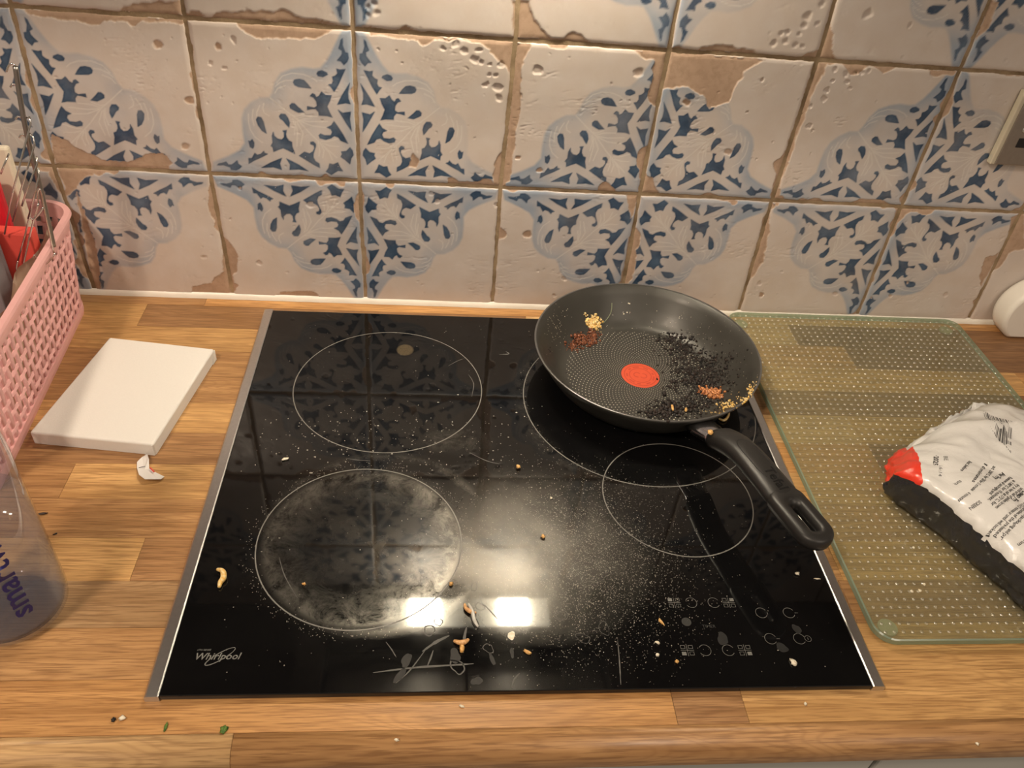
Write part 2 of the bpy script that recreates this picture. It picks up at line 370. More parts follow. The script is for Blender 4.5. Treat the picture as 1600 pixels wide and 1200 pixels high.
def make_tile(ci, ri, N, parent):
    A = Vector((GX[ri][ci], 0, ZS[ri])); B = Vector((GX[ri][ci + 1], 0, ZS[ri])); D = Vector((GX[ri + 1][ci], 0, ZS[ri + 1])); E = Vector((GX[ri + 1][ci + 1], 0, ZS[ri + 1]))
    U, V, blue, halo, ve = motif(N)
    seed = ci * 13 + ri * 101
    # motif centres sit on every second column line and on the lines z=.167, .497
    fu = (ci - 3) % 2 == 1      # centre at the tile's right side
    fv = (ri % 2 == 0)          # centre at the tile's top
    tr = lambda M: (M[::-1] if fu else M)[:, ::-1 if fv else 1]
    blue, halo, ve = tr(blue).copy(), tr(halo).copy(), tr(ve).copy()
    g = .0020
    X = (A.x * (1 - U) + B.x * U) * (1 - V) + (D.x * (1 - U) + E.x * U) * V
    Z = A.z * (1 - V) + D.z * V + 0 * U
    s = .165
    X = X + g * (1 - 2 * U); Z = Z + g * (1 - 2 * V)
    # wobbly hand-cut outline
    ed = np.minimum(np.minimum(U, 1 - U), np.minimum(V, 1 - V)) * s
    wob = (fbm(X * 90 + 50, Z * 90 + 50, seed) - .5) * .0022
    k = np.clip(1 - ed / .004, 0, 1)
    X = X + wob * k; Z = Z + (fbm(X * 90 + 90, Z * 90 + 10, seed + 9) - .5) * .0021 * k
    chip = np.zeros((N, N))
    wx = X + (fbm(X * 120 + 9, Z * 120 + 9, 77) - .5) * .006; wz = Z + (fbm(X * 120 + 49, Z * 120 + 9, 78) - .5) * .006
    x0, x1, z0, z1 = X.min(), X.max(), Z.min(), Z.max()
    for c in CHIPS:
        cx = [q[0] for q in c]; cz = [q[1] for q in c]
        if max(cx) < x0 or min(cx) > x1 or max(cz) < z0 or min(cz) > z1: continue
        chip = np.maximum(chip, np.clip(.5 - sdist(wx, wz, c) / .0012, 0, 1))
    # generic crumbling along the edges
    n1 = fbm(X * 28 + 40, Z * 28 + 40, 300 + seed, 3)
    chip = np.maximum(chip, np.clip((np.maximum(n1 - .60, 0) * .05 + .0002 - ed) / .0006, 0, 1))
    pit = np.zeros((N, N)); pcol = np.zeros((N, N))
    for (q, r, o) in SPOTS:
        if q[0] < x0 - .01 or q[0] > x1 + .01 or q[1] < z0 - .01 or q[1] > z1 + .01: continue
        d = np.hypot((wx - q[0]), (wz - q[1]) * 1.05); mm = np.clip((r - d) / (.35 * r), 0, 1)
        pit = np.maximum(pit, mm); pcol = np.maximum(pcol, np.where(mm > .3, o * 1.0, 0) * mm)
    rs = np.random.RandomState(seed)
    for _ in range(16):
        q = (rs.uniform(x0, x1), rs.uniform(z0, z1)); r = rs.uniform(.0005, .0016)
        d = np.hypot(wx - q[0], wz - q[1]); mm = np.clip((r - d) / (.5 * r), 0, 1); pit = np.maximum(pit, mm * .6)
    tool = vnoise(X * 260 + Z * 190 + 5, Z * 700 - X * 150 + 5, seed + 4); tool = np.clip(tool - .66, 0, 1) * np.clip(fbm(X * 30, Z * 30, seed + 20) * 3 - 1.5, 0, 1)
    relief = .0009 * np.sqrt(np.clip(ed / .004, 0, 1)) * 1.3 - .0011 * pit - .0008 * chip - .0019 * tool + (fbm(X * 22 + 3, Z * 22 + 3, seed + 2) - .5) * .0007
    # a raised lip where glaze ends against the clay
    lip = np.clip(1 - np.abs(chip - .25) / .25, 0, 1) * .0004
    Y = -(.0042 + relief + lip)
    clay = np.clip(np.maximum(chip, pcol), 0, 1)
    keep = 1 - chip
    col = np.stack([blue * keep * (1 - .8 * (pit > .5)), halo * keep * np.clip(rs.uniform(.55, 1.05) + 1.6 * (fbm(X * 14 + 20, Z * 14 + 20, 500 + seed) - .5), .25, 1.1), clay, ve * keep], -1).reshape(-1, 4)
    Vt = np.stack([X, Y, Z], -1).reshape(-1, 3)
    idx = np.arange(N * N).reshape(N, N)
    F = np.stack([idx[:-1, :-1], idx[1:, :-1], idx[1:, 1:], idx[:-1, 1:]], -1).reshape(-1, 4)
    loop = np.concatenate([idx[:-1, 0], idx[-1, :-1], idx[:0:-1, -1], idx[0, :0:-1]])
    bv = Vt[loop].copy(); bv[:, 1] = -.0002
    nb = len(loop); bi = np.arange(nb) + N * N
    SF = np.stack([loop, bi, np.roll(bi, -1), np.roll(loop, -1)], -1)
    allV = np.vstack([Vt, bv]); allF = np.vstack([F, SF])
    me = mesh_np('tile', allV, allF)
    at = me.color_attributes.new('paint', 'FLOAT_COLOR', 'POINT')
    allc = np.vstack([col, col[loop]]).astype(np.float32); at.data.foreach_set('color', allc.ravel())
    me.polygons.foreach_set('use_smooth', np.ones(len(allF), bool))
    me.materials.append(M_tile)
    o = bpy.data.objects.new('tile', me); C.objects.link(o); o.parent = parent
bm = bmesh.new(); box(bm, -1.1, 1.2, -.0036, .02, -.9, 1.5)
wall = link('wall_back', bm, M_grout, kind='structure')
for ri, N in ((0, 150), (1, 170), (2, 110), (3, 60)):
    for ci in range(1, 12):
        n = N if 2 <= ci <= 10 else 40
        make_tile(ci, ri, n, wall)
# sealant bead along the joint
bm = bmesh.new(); n = 140; prof = [(-.0040, .0075), (-.0052, .0068), (-.0066, .0050), (-.0078, .0030), (-.0085, .0002)]
rows = []
for i in range(n + 1):
    x = -1.0 + 2.1 * i / n; j = (random.random() - .5) * .0010
    rows.append([bm.verts.new((x, y + j * .6, z + (j if z > .001 else 0))) for y, z in prof])
for i in range(n):
    for k in range(len(prof) - 1): bm.faces.new((rows[i][k], rows[i][k + 1], rows[i + 1][k + 1], rows[i + 1][k]))
bmesh.ops.recalc_face_normals(bm, faces=bm.faces)
link('trim_1', bm, M_sealant, kind='structure', smooth=True)
# ------------------------------------------------------------------ worktop of staves
wt = thing('worktop', 'oak block kitchen worktop with rounded front edge, under the hob', 'worktop')
bm = bmesh.new(); box(bm, -1.0, 1.1, -.566, -.001, -.0260, -.0032, 0)
link('core', bm, M_darkcab, wt)
T = {'o': (.50, .275, .105), 'g': (.56, .34, .140), 'l': (.60, .39, .19), 'b': (.34, .19, .085), 'm': (.43, .245, .105), 'd': (.26, .14, .065), 'y': (.38, .24, .12)}
YB = [0, -.0240, -.0695, -.1148, -.1603, -.2047, -.2510, -.2962, -.3414, -.3875, -.4336, -.4790, -.5242, -.5678]
# per row: first tone, then (joint x, tone) pairs measured in the picture
ROWS = [
 ('o', [(-.62, 'm'), (-.30, 'o'), (.30, 'l'), (.62, 'o')]),
 ('g', [(-.3665, 'b'), (.10, 'l'), (.45, 'd'), (.83, 'b')]),
 ('m', [(-.55, 'g'), (-.06, 'o'), (.510, 'd'), (.80, 'b')]),
 ('g', [(-.46, 'm'), (-.05, 'b'), (.33, 'g'), (.72, 'o')]),
 ('b', [(-.48, 'm'), (.02, 'o'), (.335, 'b'), (.60, 'd')]),
 ('m', [(-.50, 'g'), (.15, 'l'), (.46, 'g'), (.9, 'b')]),
 ('o', [(-.52, 'b'), (.05, 'm'), (.36, 'o'), (.465, 'd')]),
 ('m', [(-.3576, 'g'), (.0, 'b'), (.34, 'g'), (.7, 'l')]),
 ('g', [(-.55, 'm'), (-.08, 'o'), (.32, 'm'), (.62, 'b')]),
 ('b', [(-.62, 'g'), (-.2676, 'b'), (.20, 'm'), (.365, 'g'), (.66, 'b')]),
 ('m', [(-.60, 'y'), (.05, 'b'), (.36, 'b'), (.75, 'm')]),
 ('o', [(-.66, 'm'), (-.10, 'g'), (.33, 'g'), (.8, 'o')]),
 ('g', [(-.58, 'o'), (.1778, 'b'), (.2350, 'g'), (.78, 'm')]),
]
FRONT = ('g', [(-.72, 'l'), (-.1550, 'm'), (.95, 'm')])
bull = [(-.5678, 0), (-.5735, -.0002), (-.5790, -.0013), (-.5835, -.0035), (-.5865, -.0070), (-.5880, -.0110), (-.5880, -.0235), (-.5865, -.0260), (-.5678, -.0265)]
def stave(xa, xb, ya, yb, tone):
    bm = bmesh.new(); g = .00018
    vs = box(bm, xa + g, xb - g, yb + g, ya - g, -.0032, 0)
    for e in [e for e in bm.edges if all(abs(v.co.z) < 1e-6 for v in e.verts)]: pass
    o = link('stave', bm, M_wood, wt); j = random.uniform(.92, 1.08)
    o.color = (*[c * j for c in T[tone]], 1)
for (t0, js), ya, yb in zip(ROWS, YB[:-1], YB[1:]):
    xs = [-1.0] + [j[0] for j in js] + [1.1]; ts = [t0] + [j[1] for j in js]
    for a, b, t in zip(xs[:-1], xs[1:], ts): stave(a, b, ya if ya else -.0005, yb, t)
xs = [-1.0] + [j[0] for j in FRONT[1]] + [1.1]; ts = [FRONT[0]] + [j[1] for j in FRONT[1]]
for a, b, t in zip(xs[:-1], xs[1:], ts):
    bm = bmesh.new(); L = [[bm.verts.new((x, y - (.00018 if i == 0 else 0), z)) for i, (y, z) in enumerate(bull)] for x in (a + .00018, b - .00018)]
    k = len(bull)
    for i in range(k): bm.faces.new((L[0][i], L[0][(i + 1) % k], L[1][(i + 1) % k], L[1][i]))
    bm.faces.new(L[0][::-1]); bm.faces.new(L[1]); bmesh.ops.recalc_face_normals(bm, faces=bm.faces)
    o = link('stave', bm, M_wood, wt); o.color = (*T[t], 1)
    for p_ in o.data.polygons: p_.use_smooth = abs(p_.normal.x) < .5
# base units below
bm = bmesh.new(); box(bm, -1.0, 1.1, -.555, -.01, -.87, -.0270)
link('base_unit', bm, M_cab, None, 'pale grey base cabinet carcass beneath the oak worktop', 'cabinet')
bc = [o for o in C.objects if o.name == 'base_unit'][0]
for a, b in ((-.98, -.535), (-.53, -.24), (-.235, .355), (.36, .80)):
    bm = bmesh.new(); box(bm, a, b, -.575, -.5555, -.84, -.031, .002)
    d = link('door', bm, M_cab, bc)
    bm = bmesh.new(); tube(bm, [( (a+b)/2 - .07, -.576, -.085), ((a+b)/2 - .07, -.592, -.085), ((a+b)/2 + .07, -.592, -.085), ((a+b)/2 + .07, -.576, -.085)], .004, 8)
    h = link('handle', bm, M_steel, d, smooth=True)
# ------------------------------------------------------------------ hob
HX0, HX1, HY0, HY1 = -.2245, .3555, -.5415, -.0370
hob = thing('induction_hob', 'black glass induction hob with steel side trims and greasy smears, set in the worktop', 'hob')
def hob_mat():
    m = MB('black_hob_glass'); m.val(col=(.0035, .0035, .0038), rough=.035, spec=.5)
    tc = m.new('ShaderNodeTexCoord'); sx = m.new('ShaderNodeSeparateXYZ'); m.l(tc.outputs['Object'], sx.inputs[0])
    def dist(cx, cy, ax=1, ay=1):
        a = m.math('MULTIPLY', m.math('SUBTRACT', sx.outputs[0], cx), 1 / ax); b = m.math('MULTIPLY', m.math('SUBTRACT', sx.outputs[1], cy), 1 / ay)
        return m.math('SQRT', m.math('ADD', m.math('MULTIPLY', a, a), m.math('MULTIPLY', b, b)))
    n1 = m.noise(42, 10, .78, dist=.5); n2 = m.noise(14, 8, .7, dist=.7); n3 = m.noise(1, 5, .7, sc3=(60, 300, 1), dist=1)
    d2 = m.math('ADD', dist(-.076, -.396), m.math('MULTIPLY', m.math('SUBTRACT', n1, .5), .022))
    disc = m.ramp(d2, [(0, .10), (.052, .12), (.070, .42), (.086, 1.0), (.0905, .15), (.10, .0)])
    halo = m.ramp(m.math('ADD', dist(-.062, -.388), m.math('MULTIPLY', m.math('SUBTRACT', n1, .5), .02)), [(0, 0), (.096, 0), (.101, .55), (.108, 0)])
    disc = m.math('MULTIPLY', m.math('MAXIMUM', disc, halo), m.ramp(n1, [(.40, .06), (.60, 1)]))
    cen = m.math('MULTIPLY', m.ramp(dist(.085, -.40, .115, .105), [(0, .75), (.55, .5), (1, 0)]), m.ramp(n2, [(.30, .15), (.6, 1)]))
    z1 = m.math('MULTIPLY', m.ramp(dist(.005, -.262, .055, .022), [(0, .6), (1, 0)]), m.ramp(n1, [(.42, 0), (.62, 1)]))
    z1b = m.math('MULTIPLY', m.ramp(dist(-.065, -.18, .1, .1), [(0, .10), (.9, .16), (1, 0)]), m.ramp(n1, [(.4, 0), (.7, 1)]))
    pr = m.math('MULTIPLY', m.ramp(dist(.2155, -.1935, .15, .15), [(0, .0), (.8, .05), (.92, .25), (1, 0)]), m.ramp(n1, [(.42, 0), (.62, 1)]))
    spot = m.math('MULTIPLY', m.ramp(dist(-.050, -.1100, .0105, .0115), [(0, .9), (.8, .9), (1, 0)]), m.ramp(m.noise(900, 3), [(.3, .5), (.5, 1)]))
    mask = m.math('MAXIMUM', m.math('MAXIMUM', disc, cen), m.math('MAXIMUM', z1, m.math('MAXIMUM', z1b, pr)), clamp=True)
    gen = m.math('MULTIPLY', m.ramp(n2, [(.45, 0), (.8, 1)]), .05)
    mask = m.math('ADD', mask, gen, clamp=True)
    gl = m.new('ShaderNodeBsdfAnisotropic') if False else m.new('ShaderNodeBsdfGlossy'); gl.inputs['Roughness'].default_value = .29; gl.inputs['Color'].default_value = (.19, .18, .16, 1)
    df = m.new('ShaderNodeBsdfDiffuse'); df.inputs['Color'].default_value = (.14, .135, .125, 1)
    ms = m.new('ShaderNodeMixShader'); ms.inputs[0].default_value = .22; m.l(gl.outputs[0], ms.inputs[1]); m.l(df.outputs[0], ms.inputs[2])
    m2 = m.new('ShaderNodeMixShader'); m.l(m.math('MULTIPLY', mask, .75), m2.inputs[0]); m.l(m.b.outputs[0], m2.inputs[1]); m.l(ms.outputs[0], m2.inputs[2])
    d3 = m.new('ShaderNodeBsdfDiffuse'); d3.inputs['Color'].default_value = (.13, .10, .06, 1)
    m3 = m.new('ShaderNodeMixShader'); m.l(m.math('MULTIPLY', spot, .7), m3.inputs[0]); m.l(m2.outputs[0], m3.inputs[1]); m.l(d3.outputs[0], m3.inputs[2])
    m.l(m3.outputs[0], m.out.inputs[0])
    b = m.new('ShaderNodeBump'); b.inputs['Strength'].default_value = .02; b.inputs['Distance'].default_value = .0003; m.l(n2, b.inputs['Height']); m.l(b.outputs[0], m.b.inputs['Normal'])
    return m.m
M_hob = hob_mat()
bm = bmesh.new(); box(bm, HX0 + .0105, HX1 - .0105, HY0, HY1, .0004, .006, .0008, 2)
link('glass_plate', bm, M_hob, hob)
for s, xa in ((1, HX0), (-1, HX1)):
    bm = bmesh.new()
    prof = [(0, .0002), (0, .0052), (.0015, .0066), (.0098, .0072), (.0108, .0066), (.0108, .0002)]
    L = [[bm.verts.new((xa + s * x, y, z)) for x, z in prof] for y in (HY0 - .001, HY1 + .0005)]
    for i in range(len(prof)): bm.faces.new((L[0][i], L[0][(i + 1) % len(prof)], L[1][(i + 1) % len(prof)], L[1][i]))
    bm.faces.new(L[0]); bm.faces.new(L[1][::-1]); bmesh.ops.recalc_face_normals(bm, faces=bm.faces)
    link('side_trim', bm, M_steel, hob)
ZG = .00605
def flat_ring(bm, cx, cy, r, w, a0=0, a1=2 * math.pi, n=96, z=ZG):
    full = abs(a1 - a0 - 2 * math.pi) < 1e-6; V = []
    for i in range(n if full else n + 1):
        a = a0 + (a1 - a0) * i / n; c, s = math.cos(a), math.sin(a)
        V.append((bm.verts.new((cx + (r - w / 2) * c, cy + (r - w / 2) * s, z)), bm.verts.new((cx + (r + w / 2) * c, cy + (r + w / 2) * s, z))))
    for i in range(n if full else n):
        a, b = V[i], V[(i + 1) % len(V)]; bm.faces.new((a[0], a[1], b[1], b[0]))
for cx, cy, r in ((-.0650, -.1790, .1030), (-.0779, -.3960, .0908), (.2280, -.3370, .0748), (.2155, -.1935, .1310)):
    bm = bmesh.new(); flat_ring(bm, cx, cy, r, .0011); link('cooking_zone_ring', bm, M_ring, hob)
# screen-printed controls
def gp(px, py): q = P(px, py, z=.006); return q.x, q.y
def rect(bm, x0, x1, y0, y1, z=ZG):
    v = [bm.verts.new(p) for p in ((x0, y0, z), (x1, y0, z), (x1, y1, z), (x0, y1, z))]; bm.faces.new(v)
def frame(bm, x0, x1, y0, y1, t=.0003):
    rect(bm, x0, x1, y0, y0 + t); rect(bm, x0, x1, y1 - t, y1); rect(bm, x0, x0 + t, y0 + t, y1 - t); rect(bm, x1 - t, x1, y0 + t, y1 - t)
for (px, py), q in (((1053.5, 941.7), (0, 1)), ((1138.7, 941.7), (1, 1)), ((1074, 1016), (0, 0)), ((1164, 1016), (1, 0))):
    cx, cy = gp(px, py); bm = bmesh.new()
    for i in (0, 1):
        for j in (0, 1):
            xa = cx + (-.0052 if i == 0 else .0014); ya = cy + (-.0046 if j == 0 else .0014)
            (rect if (i, j) == q else frame)(bm, xa, xa + .0038, ya, ya + .0032)
    rect(bm, cx - .00018, cx + .00018, cy - .0054, cy + .0054); rect(bm, cx - .0056, cx + .0056, cy - .00018, cy + .00018)
    link('zone_symbol', bm, M_mark, hob)
for px, py, a0, a1, tail in ((1080, 941.7, -150, 150, 0), (1115, 941.7, 30, 330, 0), (1189.5, 957.6, 30, 335, 1), (1232.6, 957.6, 30, 335, 2), (1101.5, 1016, -150, 150, 0), (1138, 1016, 30, 330, 0), (1204, 998, 20, 325, 2), (1249, 998, 20, 325, 3)):
    cx, cy = gp(px, py); bm = bmesh.new(); flat_ring(bm, cx, cy, .0050, .00035, math.radians(a0), math.radians(a1), 40)
    if tail == 1: rect(bm, cx + .0052, cx + .0056, cy - .0016, cy + .0006)
    if tail == 2: rect(bm, cx + .0052, cx + .0082, cy - .0003, cy + .0001)
    if tail == 3: flat_ring(bm, cx + .0076, cy, .0028, .0003, n=32); rect(bm, cx + .0074, cx + .0077, cy - .0012, cy + .0012)
    link('touch_symbol', bm, M_mark, hob)
for px, py, r in ((1072.5, 971.6, .0042),):
    cx, cy = gp(px, py); bm = bmesh.new(); bmesh.ops.create_circle(bm, cap_ends=True, segments=32, radius=r, matrix=Matrix.Translation((cx, cy, ZG)))
    link('touch_point', bm, M_markd, hob)
def text_mesh(txt, size, name='text', shear=0, bold=0, ext=0):
    c = bpy.data.curves.new('t', 'FONT'); c.body = txt; c.size = size; c.shear = shear; c.offset = bold; c.resolution_u = 2; c.extrude = ext
    o = bpy.data.objects.new('t', c); C.objects.link(o); bpy.context.view_layer.update()
    me = bpy.data.meshes.new_from_object(o.evaluated_get(bpy.context.evaluated_depsgraph_get()))
    bpy.data.objects.remove(o); bpy.data.curves.remove(c); me.name = name; me.materials.clear()
    return me
def place_text(me, fn):
    for v in me.vertices: v.co = fn(v.co)
    return me
def tw(me): xs = [v.co.x for v in me.vertices]; return max(xs), min(xs)
me = text_mesh('Whirlpool', .0092, 'brand_lettering', .25, .00012)
x0, y0 = gp(305, 1030); x1, y1 = gp(377, 1026); a, b = tw(me); k = (x1 - x0) / (a - b)
place_text(me, lambda c: Vector((x0 + (c.x - b) * k, y0 + c.y * k * 1.0 - .0004, ZG)))
logo = link('brand_lettering', me, M_mark, hob)
bm = bmesh.new(); V = []
cx, cy = (x0 + x1) / 2 + .0012, y0 + .0022
for i in range(48):
    a = 2 * math.pi * i / 48; e = 1 + .0; X = .0122 * math.cos(a); Y = .0031 * math.sin(a); t = .00022 + .00018 * abs(math.sin(a * .5))
    n = Vector((math.cos(a) / .0122, math.sin(a) / .0031)).normalized(); r = math.radians(36); cr, sr = math.cos(r), math.sin(r)
    V.append([bm.verts.new((cx + (X + n.x * s) * cr - (Y + n.y * s) * sr, cy + (X + n.x * s) * sr + (Y + n.y * s) * cr, ZG + .00002)) for s in (-t, t)])
for i in range(48): bm.faces.new((V[i][0], V[i][1], V[(i + 1) % 48][1], V[(i + 1) % 48][0]))
link('brand_swoosh', bm, M_mark, hob)
me = text_mesh('6TH SENSE', .0024, 'small_lettering', .2); a, b = tw(me); k = .0105 / (a - b)
place_text(me, lambda c: Vector((x0 - .0002 + (c.x - b) * k, y0 + .0072 + c.y * k, ZG))); link('small_lettering', me, M_mark, hob)
me = text_mesh('TIMER', .0040, 'timer_lettering'); xa, ya = gp(1098, 981); xb, _ = gp(1119, 981); a, b = tw(me); k = (xb - xa) / (a - b)
place_text(me, lambda c: Vector((xa + (c.x - b) * k, ya + c.y * k, ZG))); link('timer_lettering', me, M_markd, hob)
# dried water marks: wobbly closed outlines and a few filled blots
def blot(px, py, rx, ry, ang=0, w=.00045, fill=False, seed=0, mat=None, name='water_mark'):
    rs = random.Random(seed + int(px)); cx, cy = gp(px, py); bm = bmesh.new(); n = 26; ph = [rs.uniform(0, 6.28) for _ in range(3)]
    k = .00052; V = []; ca, sa = math.cos(ang), math.sin(ang)
    for i in range(n):
        t = 2 * math.pi * i / n; m_ = 1 + .13 * math.sin(2 * t + ph[0]) + .09 * math.sin(3 * t + ph[1]) + .05 * math.sin(5 * t + ph[2])
        def pt(s):
            X = (rx * k + s) * m_ * math.cos(t); Y = (ry * k * 1.35 + s) * m_ * math.sin(t)
            return bm.verts.new((cx + X * ca - Y * sa, cy + X * sa + Y * ca, ZG + .00001))
        V.append((pt(-w / 2), pt(w / 2)))
    for i in range(n): bm.faces.new((V[i][0], V[i][1], V[(i + 1) % n][1], V[(i + 1) % n][0]))
    if fill: bm.faces.new([v[0] for v in V])
    link(name, bm, mat or M_waterm_refl, hob)
for q in [(860,928,9,7,0,.0003),(877,962,10,7,.2,.0004),(877,962,7,5,.3,.0003),(911,997,11,6,-.3,.0003),(944,982,8,9,.4,.0003),(671,985,9,6,0,.0010),(685,972,6,5,0,.0007),(763,1013,7,6,.5,.0005),(750,948,7,5,-.5,.0004),(755,938,4,8,.4,.0003),(742,972,4,10,.4,.0006),(741,916,4,8,-.2,.0007),(715,1042,9,9,.4,.0010)]: blot(*q)
for q in [(711,1025,8,9,0,.0003,True),(635,1032,6,10,-.4,.0003,True),(625,1055,5,10,-.5,.0003,True),(769,1030,3,8,.4,.0003,True),(800,1020,3,6,0,.0003,True),(745,1064,8,5,.2,.0003,True)]: blot(*q, mat=M_blot)
blot(799, 993, 6, 5, 0, .0003, True, mat=M_palecrumb)
for q in [(1129,998,9,8,0,.0002,True),(1222,1012,9,6,0,.0002,True),(1245,983,7,6,0,.0002,True)]: blot(*q, mat=simple('finger_smudge', (.018, .018, .018), .4, 0, .3, 300, 0))
# white streaks wiped across the glass, and one painted reflection of an edge
def streak(pts, w, mat=M_waterm_refl):
    bm = bmesh.new(); Q = [Vector((*gp(*p), ZG + .00001)) for p in pts]; Q = smooth_path(Q, 5); V = []
    for i, p in enumerate(Q):
        t = (Q[min(i + 1, len(Q) - 1)] - Q[max(i - 1, 0)]).normalized(); s = Vector((-t.y, t.x, 0)) * w * (.25 + .75 * math.sin(math.pi * (i + .3) / (len(Q) - .4))) * random.uniform(.7, 1.2)
        V.append((bm.verts.new(p - s), bm.verts.new(p + s)))
    for i in range(len(V) - 1): bm.faces.new((V[i][0], V[i][1], V[i + 1][1], V[i + 1][0]))
    link('wipe_and_reflection_streak', bm, mat, hob)
for pts, w_ in [([(583,1051),(650,1043),(712,1039),(740,1037)], .0009), ([(660,1018),(680,1004),(702,993)], .0013), ([(618,1068),(640,1048),(665,1015)], .0006), ([(668,1040),(673,1028),(677,1016)], .0007),
    ([(725,1008),(726,994),(729,980)], .0012), ([(756,944),(768,957),(778,968)], .0005), ([(603,1003),(612,1015),(619,1027)], .0004), ([(800,1075),(803,1062),(812,1052)], .0008),
    ([(735,708),(760,720),(780,725)], .0004), ([(700,572),(715,564),(726,560)], .0004), ([(732,585),(740,600),(737,620)], .0004), ([(540,716),(560,719),(578,720)], .0004),
    ([(965,1000),(968,1035),(970,1070)], .0005), ([(780,554),(795,553),(790,549)], .0008), ([(845,857),(862,848),(880,840)], .0003), ([(436,870),(445,900),(465,935)], .0004)]: streak(pts, w_)  # first strip here paints a reflected edge, not a wipe mark
# splatter: countless dried droplets
def in_pan(x, y): return (x - .225) ** 2 + (y + .15) ** 2 < .13 ** 2
def dots(name, centers, mat, parent, z=.006, n=6, hk=.5):
    V = []; F = []
    for (x, y, r) in centers:
        b = len(V); a0 = random.uniform(0, 6); e = random.uniform(.6, 1.5)
        for k in range(n): a = a0 + 2 * math.pi * k / n; V.append((x + r * math.cos(a) * e, y + r * math.sin(a) / e, z))
        V.append((x, y, z + r * hk))
        for k in range(n): F.append((b + k, b + (k + 1) % n, b + n))
    me = mesh_np(name, V, F); return link(name, me, mat, parent, kind='stuff', smooth=True)
pts = []
while len(pts) < 9000:
    x = random.gauss(.125, .048); y = random.gauss(-.415, .052)
    if HX0 + .012 < x < HX1 - .012 and HY0 + .003 < y < HY1: pts.append((x, y, abs(random.gauss(0, .00016)) + .00011))
for _ in range(420):
    x = random.uniform(-.19, .34); y = random.uniform(-.53, -.05); pts.append((x, y, abs(random.gauss(0, .0002)) + .00015))
for _ in range(330):
    x = random.gauss(-.06, .07); y = random.gauss(-.265, .03)
    if x > -.20: pts.append((x, y, abs(random.gauss(0, .0003)) + .0002))
dots('splatter', pts, M_grease, hob)
pts = []
for k in range(500):
    a = random.uniform(0, 6.28); r = random.gauss(.0965, .004); pts.append((-.0779 + r * math.cos(a), -.396 + r * math.sin(a), random.uniform(.00015, .0004)))
for k in range(260):
    a = random.uniform(2.2, 5.2); r = random.gauss(.131, .002); pts.append((.2155 + r * math.cos(a), -.1935 + r * math.sin(a), random.uniform(.00015, .0003)))
dots('splatter', pts, M_grease, hob)
# ------------------------------------------------------------------ crumbs and scraps (things)
def lump(name, px, py, z, r, mat, label, cat='crumb', stretch=(1, 1, .6), ang=0, seed=0, sub=2, amp=.35, xy=None):
    rs = random.Random(seed * 31 + int(px)); bm = bmesh.new(); bmesh.ops.create_icosphere(bm, subdivisions=sub, radius=1)
    ph = [Vector((rs.uniform(-3, 3), rs.uniform(-3, 3), rs.uniform(-3, 3))) for _ in range(5)]
    q = Vector((xy[0], xy[1], 0)) if xy else P(px, py, z=z)
    ca, sa = math.cos(ang), math.sin(ang)
    for v in bm.verts:
        d = v.co.normalized(); f = 1 + amp * sum(math.sin(d.dot(p_) * 2.2 + i) for i, p_ in enumerate(ph)) / 2.2
        c = Vector((d.x * stretch[0], d.y * stretch[1], d.z * stretch[2])) * r * max(f, .35)
        v.co = Vector((q.x + c.x * ca - c.y * sa, q.y + c.x * sa + c.y * ca, z + c.z))
    mn = min(v.co.z for v in bm.verts)
    for v in bm.verts: v.co.z += z - mn
    return link(name, bm, mat, None, label, cat, smooth=True)
SC = [(810,732,.0022,M_crumb,'golden crumb on the hob glass between the two left zones and the pan',(1,1,.7),0),
 (861,779,.0013,M_palecrumb,'tiny pale round crumb on the hob, right of the golden one',(1,1,.8),0),
 (848,840,.0020,M_crumb,'golden crumb on the dusty middle of the hob glass',(1,1,.7),0),
 (1033,973,.0020,M_crumb,'orange sliver of food left of the touch controls',(.6,2.0,.5),.5),
 (1027,1005,.0014,M_palecrumb,'small pale crumb just below the orange sliver by the controls',(1.5,.8,.6),-.6),
 (1027,1024,.0015,M_palecrumb,'small pale crumb left of the lower zone symbols',(1,.9,.6),.2),
 (1057,1035,.0014,M_crumb,'yellow round crumb below the lower zone symbols',(1,1,.8),0),
 (824,1020,.0020,M_crumb,'thin orange shred near the front edge of the hob',(1.8,.6,.5),-.5),
 (705,914,.0018,M_crumb,'brown crumb on the right rim of the front left zone',(1,1,.7),0),
 (475,913,.0012,M_crumb,'tiny orange crumb inside the front left zone',(1.4,1,.6),0),
 (1239,1037,.0026,M_palecrumb,'white flake of food at the front right of the hob',(1,1.2,.5),.4),
 (1245,898,.0020,M_palecrumb,'white crumb on the hob beside the tip of the pan handle',(1,.8,.6),0),
 (1277,905,.0013,M_palecrumb,'thin white shred near the right trim of the hob',(2.2,.5,.5),-.1),
 (446,718,.0020,M_palecrumb,'whitish flake between the two left cooking zones',(1.6,.8,.5),.4)]
for i, (x, y, r, m_, lab, st, an) in enumerate(SC): lump('crumb', x, y, .0061, r, m_, lab, 'crumb', st, an, i)
